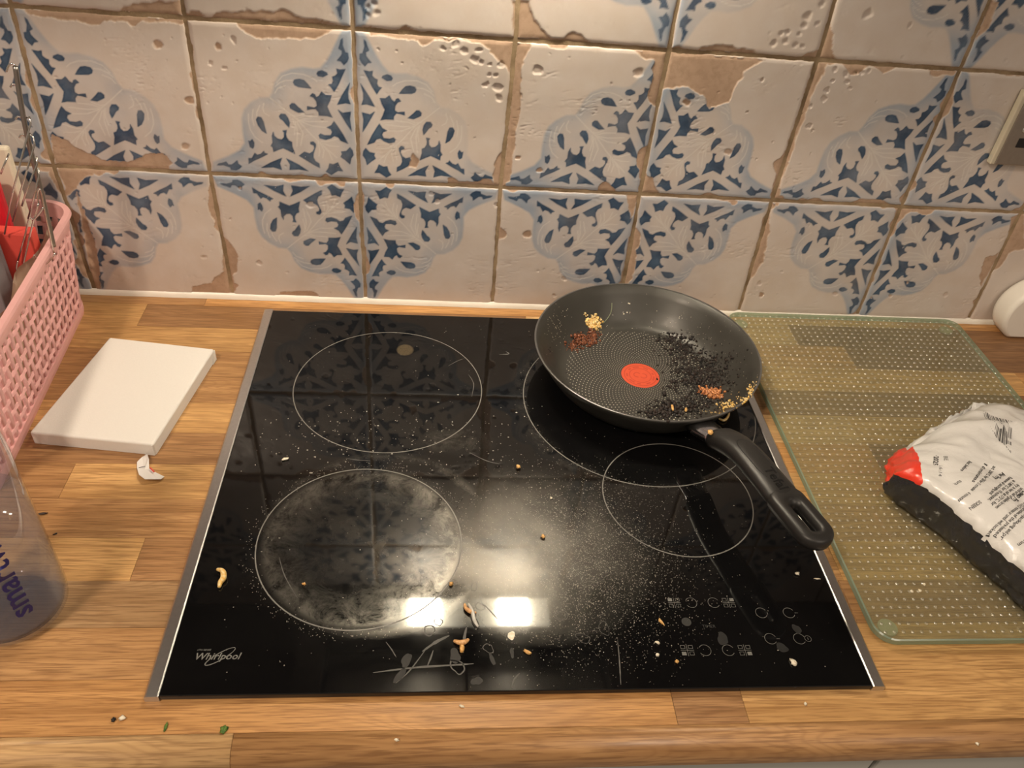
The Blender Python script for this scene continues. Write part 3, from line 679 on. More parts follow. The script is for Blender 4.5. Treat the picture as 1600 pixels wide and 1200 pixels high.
# curled onion shreds
def shred(px_pts, z, r, mat, label, parts=None):
    bm = bmesh.new(); Q = smooth_path([Vector((P(x, y, z=z).x, P(x, y, z=z).y, z + r * .8 + h)) for x, y, h in px_pts], 6)
    tube(bm, Q, [r * (.45 + .55 * math.sin(math.pi * (i + .5) / len(Q))) for i in range(len(Q))], 8)
    for v in bm.verts: v.co.z = max(v.co.z, z)
    return link('food_scrap', bm, mat, None, label, 'food scrap', smooth=True)
M_onion = food('fried_onion', (.50, .24, .08), (.80, .48, .22), .4)
M_clearfood = simple('translucent_onion', (.55, .54, .50), .25, 0, .2, 400, .1)
shred([(726,945,.0),(728,953,.001),(736,959,.001),(744,959,0)], .0061, .0018, M_onion, 'brown curl of onion in front of the lit reflection')
shred([(732,945,0),(738,958,.001),(741,972,.001),(747,981,0)], .0061, .0018, M_clearfood, 'clear strip of onion hanging from the brown curl')
shred([(709,1003,0),(718,1007,.001),(726,1006,.001),(732,1001,0)], .0061, .0022, M_onion, 'forked brown onion piece near the front of the hob')
shred([(721,1006,0),(722,1014,0),(721,1021,0)], .0061, .0020, M_crumb, 'orange stub below the forked onion piece')
shred([(1122,655,0),(1130,659,.001),(1136,654,.001),(1139,645,0)], .0061, .0016, M_yellowfood, 'yellow shred of food on the hob behind the pan handle')
shred([(340,892,0),(349,897,.002),(350,906,.001),(345,912,0),(343,920,0)], .0061, .0026, M_yellowfood, 'yellow greasy food scrap near the left trim of the hob')
# on the worktop
for i, (x, y, r, m_, lab, st, an) in enumerate([(178,1126,.0016,M_char,'dark brown crumb on the worktop in front of the hob, left',(1,1,.7),0),(192,1124,.0019,M_palecrumb,'pale crumb beside the dark crumb on the worktop',(1.2,.9,.7),.3),
   (259,1137,.0022,M_green,'narrow green herb flake on the worktop edge',(.5,1.5,.3),0),(350,1140,.0025,M_green,'wider green herb flake on the worktop edge',(1.1,1.1,.3),.5),
   (620,1157,.0013,M_palecrumb,'tiny pale speck on the front stave, middle',(1.3,.8,.6),0),(722,1104,.0013,M_palecrumb,'pale speck on the worktop close to the hob front',(1.6,.7,.5),-.4),
   (1258,1101,.0014,M_palecrumb,'round pale speck on the worktop below the right end of the hob',(1,1,.7),0),(1526,1163,.0012,M_palecrumb,'white speck on the front edge of the worktop, right',(1,1,.7),0),
   (67,804,.0022,M_char,'short black fleck on the worktop beside the water bottle',(1.8,.5,.4),.2),(86,835,.0012,M_char,'small black fleck below the short one beside the bottle',(1.6,.7,.4),.5)]):
    lump('crumb', x, y, .0001, r, m_, lab, 'crumb', st, an, 40 + i)
# ------------------------------------------------------------------ frying pan
PX, PY = .225, -.150
pan = thing('frying_pan', 'black nonstick frying pan with a red centre spot, dirty with burnt food, on the hob', 'frying pan'); 
m = MB('nonstick_coating'); m.val(col=(.035, .034, .032), rough=.34, metal=.25); f = m.noise(40, 5); n2 = m.noise(700, 2)
m.l(m.mix(f, (.040, .038, .033), (.060, .057, .050)), m.b.inputs['Base Color']); m.l(m.ramp(f, [(.3, .30), (.7, .46)]), m.b.inputs['Roughness']); m.bump(n2, .12, .0003); M_non = m.m
prof_in = [(0, .0085), (.086, .0085), (.092, .0092), (.098, .0125), (.104, .0190), (.112, .0300), (.120, .0425), (.1262, .0522), (.1278, .0530)]
prof_out = [(.1290, .0524), (.1286, .0505), (.1225, .0415), (.1145, .0280), (.107, .0175), (.101, .0108), (.094, .0070), (.088, .0063), (0, .0063)]
bm = bmesh.new(); lathe(bm, prof_in + prof_out, 128, (PX, PY, 0)); link('pan_body', bm, M_non, pan, smooth=True)
bm = bmesh.new(); lathe(bm, [(.1270, .0531), (.1280, .0536), (.1290, .0530)], 128, (PX, PY, 0)); link('rim_edge', bm, simple('worn_rim', (.16, .155, .15), .3, .6, .2, 60), pan, smooth=True)
cs = []
for k in range(64):
    for j in range(26):
        t = j / 25; r = .0245 + (.0870 - .0245) * t; a = 2 * math.pi * k / 64 + 1.25 * (1 - t) ** 1.15 * 1.0 - .2
        cs.append((PX + r * math.cos(a), PY + r * math.sin(a), (.00042 + .00026 * t)))
M_dot = simple('pale_ring_dots', (.62, .60, .50), .5, 0, .35, 60, 0)
V = []; F = []
for (x, y, r) in cs:
    b = len(V)
    for q in range(6): V.append((x + r * math.cos(q * 1.0472), y + r * math.sin(q * 1.0472), .00862))
    F.append((b, b + 1, b + 2, b + 3, b + 4, b + 5))
link('dot_pattern', mesh_np('dot_pattern', V, F), M_dot, pan, kind='stuff')
M_redspot = simple('red_spot', (.62, .085, .035), .45, 0, .06, 200, 0); M_redspot2 = simple('red_spot_dark', (.48, .055, .025), .45, 0, .06, 200, 0)
bm = bmesh.new(); V = [bm.verts.new((PX + (.0222 + (.0006 if k % 2 else 0)) * math.cos(2 * math.pi * k / 128), PY + (.0222 + (.0006 if k % 2 else 0)) * math.sin(2 * math.pi * k / 128), .00866)) for k in range(128)]; bm.faces.new(V)
rs_ = link('heat_spot', bm, M_redspot, pan, label='red disc in the middle of the pan')
bm = bmesh.new(); flat_ring(bm, PX, PY, .0188, .0012, z=.0087); flat_ring(bm, PX, PY, .0128, .0011, z=.0087)
for k in range(9):
    a = k * .7 + .1; flat_ring(bm, PX, PY, .0158, .0022, a, a + .25 + .12 * (k % 3), 6, z=.0087)
flat_ring(bm, PX - .0035, PY + .001, .0040, .0013, .5, 4.9, 20, z=.0087); flat_ring(bm, PX + .0035, PY - .0008, .0040, .0013, 3.6, 8.0, 20, z=.0087)
link('spot_emblem', bm, M_redspot2, pan)
# handle
ux, uy = .2828, -.9592; sxv = Vector((-uy, ux, 0)); dirv = Vector((ux, uy, 0))
def hp(r, z, s=0): return Vector((PX + ux * r, PY + uy * r, z)) + sxv * s
def loft(bm, secs, n=24, pw=2.6):
    rings = []
    for (r, z, hw, hh, sl) in secs:
        t = Vector((ux * math.cos(sl), uy * math.cos(sl), math.sin(sl))); up = sxv.cross(t) ; up = up if up.z > 0 else -up
        ring = []
        for k in range(n):
            a = 2 * math.pi * k / n; c, s = math.cos(a), math.sin(a)
            x = math.copysign(abs(c) ** (2 / pw), c) * hw; y = math.copysign(abs(s) ** (2 / pw), s) * hh
            ring.append(bm.verts.new(hp(r, z) + sxv * x + up * y))
        rings.append(ring)
    for A, B in zip(rings[:-1], rings[1:]):
        for k in range(n): bm.faces.new((A[k], A[(k + 1) % n], B[(k + 1) % n], B[k]))
    bm.faces.new(rings[0][::-1]); bm.faces.new(rings[-1]); bmesh.ops.recalc_face_normals(bm, faces=bm.faces)
bm = bmesh.new(); loft(bm, [(.1215, .0400, .0165, .0062, .2), (.132, .0420, .0155, .0066, .25), (.150, .0480, .0130, .0070, .4), (.158, .0515, .0128, .0075, .45)])
link('ferrule', bm, simple('polished_steel', (.55, .55, .58), .14, 1, .1, 100), pan, smooth=True)
# grip with hanging hole: outline mesh with an arched profile
secs = [(.154, .0495, .0135, .0095, .45), (.160, .0540, .0150, .0105, .45), (.170, .0590, .0150, .0108, .42), (.182, .0640, .0150, .0105, .30), (.196, .0675, .0150, .0098, .16), (.212, .0692, .0153, .0092, .06), (.235, .0700, .0158, .0086, .03), (.258, .0705, .0164, .0080, .02)]
bm = bmesh.new(); rings = []
loft(bm, secs[:-1] + [(.252, .0703, .0165, .0078, .02), (.266, .0706, .0140, .0070, .02)])
grip = link('handle', bm, M_black_plastic, pan, smooth=True)
# loop end round the hanging hole
bm = bmesh.new(); n = 40; c_r = .2805
outer = []; 
def stad(t, hw, hl):   # stadium outline, long axis along the handle
    a = 2 * math.pi * t; c, s = math.cos(a), math.sin(a)
    return (hl - hw) * (1 if c > 0 else -1) * (1 if abs(c) > .02 else 0) + hw * c, hw * s
profs = []
for i in range(n):
    t = (i + .5) / n
    xo, so = stad(t, .0172, .0360); xi, si = stad(t, .0048, .0165); xi += .0055
    po = (c_r + xo, so); pi_ = (c_r + xi, si); lst = []
    for fr, zz in ((1.0, 0), (.95, .0045), (.80, .0068), (.35, .0072), (.05, .0060), (0, .0), (.05, -.0060), (.5, -.0070), (.95, -.0045)):
        lst.append(bm.verts.new(hp(pi_[0] + (po[0] - pi_[0]) * fr, .0708 + zz + (.0016 * ((pi_[0] + (po[0] - pi_[0]) * fr) - .258) / .06), pi_[1] + (po[1] - pi_[1]) * fr)))
    profs.append(lst)
for i in range(n):
    A, B = profs[i], profs[(i + 1) % n]
    for k in range(9): bm.faces.new((A[k], A[(k + 1) % 9], B[(k + 1) % 9], B[k]))
bmesh.ops.recalc_face_normals(bm, faces=bm.faces)
loop_o = link('handle_loop', bm, M_black_plastic, pan, smooth=True)
# inlaid grip line and lettering
def surf_line(name, rs, w):
    pass
bm = bmesh.new(); path = []
for i in range(60):
    a = 2 * math.pi * i / 60; c, s = math.cos(a), math.sin(a); r = .216 + .028 * math.copysign(abs(c) ** .6, c) ; path.append((r, .0085 * math.copysign(abs(s) ** .7, s)))
bv = BVHTree.FromObject(grip, bpy.context.evaluated_depsgraph_get())
bpy.context.view_layer.update(); bvl = BVHTree.FromObject(loop_o, bpy.context.evaluated_depsgraph_get())
def on_grip(r, s, lift=.0002):
    hs = [q_ for q_ in (bv.ray_cast(hp(r, .12, s), Vector((0, 0, -1))), bvl.ray_cast(hp(r, .12, s), Vector((0, 0, -1)))) if q_[0]]
    h = max(hs, key=lambda q_: q_[0].z) if hs else (None,)
    return (h[0] + Vector((0, 0, lift))) if h[0] else hp(r, .0788, s)
tube(bm, [on_grip(r - .004, s, -.0001) for r, s in path], .00035, 5, closed=True)
link('grip_inlay_line', bm, simple('groove_black', (.004, .004, .004), .6), grip)
me = text_mesh('Tefal', .013, 'embossed_lettering', 0, .0001, .0002); a, b = tw(me)
# reads from the pan outwards
k = .027 / (a - b)
place_text(me, lambda c: on_grip(.2260 + (c.x - b) * k, -(.0035 - c.y * k) , .0002 + (c.z * 1.0)) )
link('embossed_lettering', me, simple('gloss_black', (.012, .012, .012), .15), grip)
# burnt residue in the pan
bvp = BVHTree.FromObject([o for o in C.objects if o.name.startswith('pan_body')][0], bpy.context.evaluated_depsgraph_get())
def pan_pt(px, py):
    d = (RM @ Vector(((px - 800) / FPX, -(py - 600) / FPX, -1))).normalized(); h = bvp.ray_cast(CAM, d)
    return h[0], h[1]
def residue(name, clusters, mat, parent, kind='stuff'):
    V = []; F = []; ico = bmesh.new(); bmesh.ops.create_icosphere(ico, subdivisions=1, radius=1); iv = [v.co.copy() for v in ico.verts]; fi = [[v.index for v in f.verts] for f in ico.faces]; ico.free()
    for (px, py, sx_, sy_, n_, r0, r1) in clusters:
        for _ in range(n_):
            q, nrm = pan_pt(random.gauss(px, sx_), random.gauss(py, sy_))
            if q is None: continue
            r = random.uniform(r0, r1) * random.uniform(.5, 1); b = len(V); st = [random.uniform(.6, 1.6) for _ in range(3)]
            R_ = Euler((random.uniform(0, 3), random.uniform(0, 3), random.uniform(0, 3))).to_matrix()
            for v in iv: V.append(q + nrm * r * .4 + (R_ @ Vector((v.x * st[0], v.y * st[1], v.z * st[2] * .7))) * r * random.uniform(.7, 1.25))
            F += [[b + i for i in f] for f in fi]
    me = mesh_np(name, [tuple(v) for v in V], F); return me
char = [(1095,590,28,22,420,.0006,.0020),(1070,560,20,14,200,.0006,.0020),(1060,540,16,9,150,.0008,.0028),(1045,530,8,5,60,.0008,.0022),(1100,575,18,12,160,.0006,.0022),(1085,592,12,7,90,.001,.0034),(1110,600,16,10,120,.0006,.0024),(1050,603,4,4,14,.001,.0035),(1047,640,16,9,150,.001,.0034),(1030,645,12,5,80,.001,.003),(1080,635,16,8,120,.0006,.0022),(1105,625,14,8,110,.0005,.0018),(1120,570,16,12,80,.0004,.0014),(1100,560,25,18,120,.0003,.0010),(905,530,6,4,20,.0006,.0018),(890,600,6,12,14,.0004,.0012),(1004,528,7,2,16,.0005,.0014),(859,550,3,5,8,.0004,.001)]
link('charred_residue', residue('r', char, M_char, pan), M_char, None, 'black charred food residue stuck in the right side of the frying pan', 'residue', kind='stuff')
link('browned_residue', residue('r', [(907,533,8,5,130,.001,.0028),(895,541,5,4,80,.0009,.0024),(926,525,5,6,90,.001,.0030),(925,535,4,3,40,.0009,.0024)], M_brownfood, pan), M_brownfood, None, 'reddish brown crust stuck to the left side of the frying pan', 'residue', kind='stuff')
link('yellow_food_clump', residue('r', [(926,502,5,5,150,.0009,.0026),(930,508,5,4,90,.0008,.0022)], M_yellowfood, pan), M_yellowfood, None, 'clump of yellow rice-like food high on the left wall of the pan', 'food scrap', kind='stuff')
link('browned_food_piece', residue('r', [(1112,614,6,3,110,.0014,.0036),(1120,617,5,3,70,.0012,.0032),(1102,611,4,3,40,.001,.0028)], M_brownfood, pan), food('glossy_brown_food', (.18, .05, .02), (.70, .30, .11), .25), None, 'glossy orange brown food piece on the right side of the pan floor', 'food scrap', kind='stuff')
link('pale_food_bits', residue('r', [(1138,633,7,2.5,60,.0006,.002),(1165,628,3,3,20,.0006,.0018),(1172,615,3,5,40,.0006,.0018),(1176,600,3,6,20,.0004,.0014),(1158,622,6,5,14,.0004,.0014),(1120,644,14,2,30,.0004,.001)], M_yellowfood, pan), M_yellowfood, None, 'pale yellow food bits along the right rim of the pan', 'food scrap', kind='stuff')
for i, (a, b, l) in enumerate([(1050,640,'upright yellow onion shred among the char at the front of the pan'),(1071,643,'small yellow crumb at the front of the pan floor beside the onion shred')]):
    q, nn = pan_pt(a, b); bm = bmesh.new(); bmesh.ops.create_icosphere(bm, subdivisions=2, radius=1)
    for v in bm.verts: v.co = q + Vector((v.co.x * .0016, v.co.y * (.0045 if i == 0 else .0022), v.co.z * .0018 + .0026 + (.001 * math.sin(v.co.y * 3))))
    link('crumb', bm, M_crumb, None, l, 'crumb', smooth=True)
pc = []
def specks(name, cl, parent):
    V = []; F = []
    for (px, py, sx_, sy_, n_, r0, r1) in cl:
        for _ in range(n_):
            q, nrm = pan_pt(random.gauss(px, sx_), random.gauss(py, sy_))
            if q is None: continue
            r = random.uniform(r0, r1); b = len(V); t1 = nrm.orthogonal().normalized(); t2 = nrm.cross(t1)
            for k in range(5): V.append(q + t1 * math.cos(k * 1.2566) * r + t2 * math.sin(k * 1.2566) * r + nrm * .00006)
            V.append(q + nrm * r * .7)
            for k in range(5): F.append((b + k, b + (k + 1) % 5, b + 5))
    link(name, mesh_np(name, [tuple(v) for v in V], F), M_palecrumb, parent, kind='stuff')
specks('food_specks', [(870,510,10,18,70,.0002,.0006),(1080,540,40,25,180,.0001,.00035),(1160,600,14,24,40,.0002,.0005),(985,500,60,16,30,.0002,.0005),(980,476,3,3,2,.0008,.001),(978,491,2,2,2,.0008,.001)], pan)
bm = bmesh.new(); L = [pan_pt(x, y)[0] + Vector((0, 0, .0006)) for x, y in ((942,506),(950,497),(955,487),(956,474))]
tube(bm, smooth_path(L, 5), .0006, 6); link('stem_strand', bm, simple('grey_green_strand', (.20, .22, .14), .5), None, 'thin grey green strand curving up the back wall of the pan', 'food scrap', smooth=True)
bm = bmesh.new(); bmesh.ops.create_icosphere(bm, subdivisions=2, radius=1); q = hp(.156, .0625, -.013)
for v in bm.verts: v.co = q + Vector((v.co.x * .003, v.co.y * .0035, v.co.z * .0018)) * random.uniform(.75, 1.2)
link('food_smear', bm, M_crumb, None, 'orange food smear on the steel ferrule of the pan handle', 'food scrap', smooth=True)
# ------------------------------------------------------------------ glass chopping board
m = MB('green_glass'); 
tr = m.new('ShaderNodeBsdfTransparent'); tr.inputs[0].default_value = (.90, .93, .86, 1)
gl = m.new('ShaderNodeBsdfGlossy'); gl.inputs['Roughness'].default_value = .12; gl.inputs['Color'].default_value = (.9, .95, .9, 1)
df = m.new('ShaderNodeBsdfDiffuse'); df.inputs[0].default_value = (.42, .40, .28, 1)
m1 = m.new('ShaderNodeMixShader'); m1.inputs[0].default_value = .14; m.l(tr.outputs[0], m1.inputs[1]); m.l(df.outputs[0], m1.inputs[2])
m2 = m.new('ShaderNodeMixShader'); m.l(ffres(m, 1.5), m2.inputs[0]); m.l(m1.outputs[0], m2.inputs[1]); m.l(gl.outputs[0], m2.inputs[2]); m.l(m2.outputs[0], m.out.inputs[0]); M_glass = m.m
m = MB('glass_bump'); m.n.remove(m.b)
tr = m.new('ShaderNodeBsdfTransparent'); tr.inputs[0].default_value = (.97, .98, .95, 1); gl = m.new('ShaderNodeBsdfGlossy'); gl.inputs['Roughness'].default_value = .14
df = m.new('ShaderNodeBsdfDiffuse'); df.inputs[0].default_value = (.60, .54, .36, 1); m1 = m.new('ShaderNodeMixShader'); m1.inputs[0].default_value = .12; m.l(tr.outputs[0], m1.inputs[1]); m.l(df.outputs[0], m1.inputs[2])
m2 = m.new('ShaderNodeMixShader'); m.l(ffres(m, 1.7, 2.5), m2.inputs[0]); m.l(m1.outputs[0], m2.inputs[1]); m.l(gl.outputs[0], m2.inputs[2]); m.l(m2.outputs[0], m.out.inputs[0]); M_gbump = m.m
m = MB('glass_edge'); m.n.remove(m.b)
tr = m.new('ShaderNodeBsdfTransparent'); tr.inputs[0].default_value = (.55, .70, .58, 1); gl = m.new('ShaderNodeBsdfGlossy'); gl.inputs['Roughness'].default_value = .15
df = m.new('ShaderNodeBsdfDiffuse'); df.inputs[0].default_value = (.30, .42, .33, 1); m1 = m.new('ShaderNodeMixShader'); m1.inputs[0].default_value = .45; m.l(tr.outputs[0], m1.inputs[1]); m.l(df.outputs[0], m1.inputs[2])
m2 = m.new('ShaderNodeMixShader'); m2.inputs[0].default_value = .12; m.l(m1.outputs[0], m2.inputs[1]); m.l(gl.outputs[0], m2.inputs[2]); m.l(m2.outputs[0], m.out.inputs[0]); M_gedge = m.m
board = thing('glass_chopping_board', 'greenish textured glass chopping board lying right of the hob', 'chopping board')
BX0, BX1, BY0, BY1, BZ0, BZ1 = .3660, .6880, -.5030, -.0125, .0032, .0105
def rrect(x0, x1, y0, y1, r, n=8):
    out = []
    for cx, cy, a in ((x1 - r, y1 - r, 0), (x0 + r, y1 - r, 90), (x0 + r, y0 + r, 180), (x1 - r, y0 + r, 270)):
        for k in range(n + 1): t = math.radians(a + 90 * k / n); out.append((cx + r * math.cos(t), cy + r * math.sin(t)))
    return out
bm = bmesh.new(); o1 = rrect(BX0, BX1, BY0, BY1, .018); o2 = rrect(BX0 + .0012, BX1 - .0012, BY0 + .0012, BY1 - .0012, .017)
levels = [(o2, BZ0), (o1, BZ0 + .0010), (o1, BZ1 - .0010), (o2, BZ1)]
R_ = [[bm.verts.new((x, y, z)) for x, y in o] for o, z in levels]
n = len(o1)
for A, B in zip(R_[:-1], R_[1:]):
    for k in range(n): bm.faces.new((A[k], A[(k + 1) % n], B[(k + 1) % n], B[k])).material_index = 1
bm.faces.new(R_[0][::-1]); bm.faces.new(R_[-1])
link('glass_slab', bm, [M_glass, M_gedge], board)
V = []; F = []; st = .0083
nx = int((BX1 - BX0 - .012) / st); ny = int((BY1 - BY0 - .012) / st)
for i in range(nx + 1):
    for j in range(ny + 1):
        x = BX0 + .008 + i * st; y = BY0 + .008 + j * st; b = len(V); r = .0019
        if math.hypot(max(0, abs(x - (BX0 + BX1) / 2) - (BX1 - BX0) / 2 + .018), max(0, abs(y - (BY0 + BY1) / 2) - (BY1 - BY0) / 2 + .018)) > .015: continue
        for lev, (rr, zz) in enumerate(((r, 0), (r * .62, .0011))):
            for k in range(8): V.append((x + rr * math.cos(k * .7854), y + rr * math.sin(k * .7854), BZ1 + .00002 + zz))
        V.append((x, y, BZ1 + .0014))
        for k in range(8): F.append((b + k, b + (k + 1) % 8, b + 8 + (k + 1) % 8, b + 8 + k)); F.append((b + 8 + k, b + 8 + (k + 1) % 8, b + 16, b + 16))
F = [f if f[2] != f[3] else f[:3] for f in F]
link('surface_bumps', mesh_py('surface_bumps', V, F), M_gbump, board, kind='stuff', smooth=True)
M_foot = simple('clear_rubber_foot', (.36, .35, .25), .35, 0, .05, 60)
for x, y in ((BX0 + .018, BY0 + .018), (BX1 - .018, BY0 + .018), (BX0 + .018, BY1 - .016), (BX1 - .018, BY1 - .016)):
    bm = bmesh.new(); lathe(bm, [(0, .0003), (.0078, .0003), (.0085, .0010), (.0085, .0030), (0, .0030)], 28, (x, y, 0)); link('foot', bm, M_foot, board, smooth=False)
for i, (a, b, r, lab) in enumerate([(1424,925,.0013,'white crumb on the glass board, left of its twin'),(1437,924,.0013,'white crumb on the glass board, right of its twin'),(1443,914,.0012,'clear crumb on the glass board just above the two white ones'),(1427,856,.0012,'tiny glinting crumb on the glass board below the snack bag')]):
    lump('crumb', a, b, BZ1 + .0003, r, M_palecrumb, lab, 'crumb', (1, 1, .7), 0, 80 + i)
# ------------------------------------------------------------------ plastic food bag
bag = thing('food_bag', 'crumpled white printed plastic food bag with red corner, lying on the glass board', 'bag')
ZB = BZ1 + .0010
foot = [(.4405,-.3345),(.4530,-.3120),(.4700,-.2900),(.5050,-.2680),(.5420,-.2440),(.5850,-.2170),(.6150,-.2020),(.6450,-.2170),(.6900,-.2550),(.7300,-.3050),(.7500,-.3700),(.7300,-.4500),(.6800,-.5000),(.6100,-.5180),(.5550,-.5120),(.5180,-.4850),(.5020,-.4480),(.4870,-.4150),(.4750,-.3900),(.4620,-.3700),(.4500,-.3520)]
fp = smooth_path([Vector((x, y, 0)) for x, y in foot + [foot[0]]], 9)[:-1]
cen = Vector((.585, -.370, 0)); nf = len(fp)
def hmax(p_):   # height of the bag top at outline points
    x, y = p_.x, p_.y
    front = max(0, min(1, (-.30 - y) / .06)); return .016 + .022 * front + .004 * math.sin(x * 60)
lev = [(.985, 0.0, 0), (.998, .08, 0), (1.003, .18, 0), (1.006, .3, 0), (1.004, .42, 0), (1.0, .55, 0), (.996, .68, 0), (.990, .8, 0), (.985, .9, 0), (.975, 1.0, 1), (.95, 1.10, 1)] + [(f, None, 1) for f in (.92, .88, .84, .8, .75, .7, .64, .58, .52, .45, .38, .3, .22, .14, .06)]
rings = []
for li, (f, hz, top) in enumerate(lev):
    ring = []
    for i, p_ in enumerate(fp):
        q = cen + (p_ - cen) * f; hm = hmax(p_)
        if hz is not None: z = ZB + hm * hz
        else:
            k = (1 - f) / .94; z = ZB + hm * 1.10 + (.050 - hm * 1.10) * (1 - (1 - min(1, k * 2.2)) ** 2)
        # ridge running from the back-left corner to the right
        if top:
            ln = (q.y + .262) - (-.25) * (q.x - .49); z += .0055 * math.exp(-(ln / .010) ** 2) * (1 if f > .1 else 1) - .006 * max(0, min(1, ln / .03))
        a = float(fbm(np.array([q.x * 38 + 3.0]), np.array([q.y * 38 + 90.]), 11, 3)[0]) - .5; b_ = float(vnoise(np.array([(q.x + q.y) * 120 + 40]), np.array([(q.x - q.y) * 40 + 60.]), 12)[0]) - .5
        if top: z += a * .010 + b_ * .0022
        else:
            nrm_ = (p_ - cen).normalized(); c_ = float(vnoise(np.array([i * .55 + 3.]), np.array([hz * 9 + i * .2]), 55)[0]) - .5; q = q + nrm_ * ((b_ * .004 + c_ * .0055) * (hz > .05) + a * .005); z += ((a * .008 + b_ * .003) if hz > .3 else 0)
        ring.append(Vector((q.x, q.y, max(z, ZB))))
    rings.append(ring)
V = [v for r in rings for v in r]; V.append(Vector((cen.x, cen.y, sum(v.z for v in rings[-1]) / nf)))
F = []; FM = []
for a in range(len(rings) - 1):
    for k in range(nf):
        F.append((a * nf + k, a * nf + (k + 1) % nf, (a + 1) * nf + (k + 1) % nf, (a + 1) * nf + k))
        c = (V[a * nf + k] + V[(a + 1) * nf + (k + 1) % nf]) / 2
        side = a < 8
        red = c.x - (.449 + (c.y + .357) * .386) < 0 or (side and c.y > -.30 and c.x < .60)
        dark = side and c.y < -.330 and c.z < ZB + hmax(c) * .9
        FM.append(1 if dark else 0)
for k in range(nf): F.append(((len(rings) - 1) * nf + k, (len(rings) - 1) * nf + (k + 1) % nf, len(V) - 1)); FM.append(0)
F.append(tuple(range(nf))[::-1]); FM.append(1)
def film(name, col, r, var=.1, bs=.4):
    m = MB(name); m.val(rough=r, coat=.6, coatr=.12); f = m.noise(70, 5, .6, dist=1.5); f2 = m.noise(14, 3)
    m.l(m.mix(f2, tuple(c * (1 - var) for c in col), tuple(min(1, c * (1 + var)) for c in col)), m.b.inputs['Base Color']); m.bump(f, bs, .0015); return m.m
M_bagw = film('white_printed_film', (.74, .73, .71), .30, .04, .45)
def bagred():
    t = M_bagw.node_tree; b = t.nodes['Principled BSDF']; m = MB.__new__(MB); m.m = M_bagw; m.t = t; m.n = t.nodes; m.b = b
    tc = m.new('ShaderNodeTexCoord'); sx = m.new('ShaderNodeSeparateXYZ'); m.l(tc.outputs['Object'], sx.inputs[0])
    d = m.math('SUBTRACT', m.math('SUBTRACT', sx.outputs[0], .4570), m.math('MULTIPLY', m.math('ADD', sx.outputs[1], .357), .386))
    d = m.math('ADD', d, m.math('MULTIPLY', m.math('SUBTRACT', m.noise(40, 3), .5), .012))
    e = m.math('SUBTRACT', m.math('ADD', sx.outputs[1], .2860), m.math('MULTIPLY', m.math('SUBTRACT', sx.outputs[0], .5), .62))   # strip along the back seam
    f = m.math('MAXIMUM', m.math('LESS_THAN', d, 0.0), m.math('MULTIPLY', m.math('GREATER_THAN', e, .0185), m.math('LESS_THAN', sx.outputs[0], .590)))
    old = b.inputs['Base Color'].links[0].from_socket
    m.l(m.mix(f, old, (.78, .045, .02)), b.inputs['Base Color'])
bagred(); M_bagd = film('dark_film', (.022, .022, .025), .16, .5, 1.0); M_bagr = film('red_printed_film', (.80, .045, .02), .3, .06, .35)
bag_me = mesh_py('film', V, F); bag_o = link('film', bag_me, [M_bagw, M_bagd, M_bagr], bag, smooth=True)
bag_me.polygons.foreach_set('material_index', FM)
bpy.context.view_layer.update()
bvb = BVHTree.FromPolygons([v for v in V], F)
def on_bag(x, y, lift=.0003):
    h = bvb.ray_cast(Vector((x, y, .2)), Vector((0, 0, -1))); return (h[0] + Vector((0, 0, lift))) if h[0] else Vector((x, y, .045))
def bagpix(px, py):
    d = (RM @ Vector(((px - 800) / FPX, -(py - 600) / FPX, -1))).normalized(); h = bvb.ray_cast(CAM, d)
    return h[0] if h[0] else P(px, py, z=.047)
M_ink = simple('black_ink', (.05, .05, .05), .5, 0, .2, 100, 0)
def bag_text(txt, pa, pb, size, fit=True, bold=0):
    me = text_mesh(txt, size, 'printed_text', 0, bold); a, b = tw(me)
    A = bagpix(*pa); B = bagpix(*pb); d = (B - A); L = Vector((d.x, d.y, 0)).length; d = Vector((d.x, d.y, 0)).normalized(); nrm = Vector((-d.y, d.x, 0))
    k = L / (a - b) if fit else 1
    place_text(me, lambda c: on_bag(A.x + d.x * (c.x - b) * k + nrm.x * c.y, A.y + d.y * (c.x - b) * k + nrm.y * c.y))
    link('printed_text', me, M_ink, bag_o)
bag_text('Deep Fry', (1598,767), (1580,781), .0062, bold=.0002); bag_text('Air Fry', (1566,738), (1551,747), .0062, bold=.0002)
for t, a, b in [('Remove all packaging and', (1577,745), (1545,771)), ('at 180°C for 10 minutes,', (1583,750), (1543,781)), ('fry in hot oil at 175°C, for', (1589,756), (1547,788)), ('until an oil of golden brown', (1595,762), (1554,793)),
    ('at 200°C for 20', (1552,728), (1533,750)), ('10 minutes', (1538,724), (1518,753)), ('turn', (1500,750), (1490,756)), ('6 minutes', (1513,769), (1496,782)), ('SCREEN', (1530,782), (1513,794)), ('Best before', (1514,720), (1500,735)), ('for 12 minutes', (1532,750), (1516,766)),
    ('200°C for 12 minutes or until well cooked', (1602,783), (1539,838)), ('using instructions of the pre-heated', (1607,788), (1551,838)), ('all the food packaging and pr', (1612,795), (1561,842)), ('from', (1602,842), (1589,850))]:
    bag_text(t, a, b, .0046, bold=.00008)
bag_text('·2025', (1459,712), (1458,727), .0055, bold=.0002); bag_text('16:14', (1467,728), (1466,744), .0042); bag_text('BE', (1474,713), (1475,720), .0050)
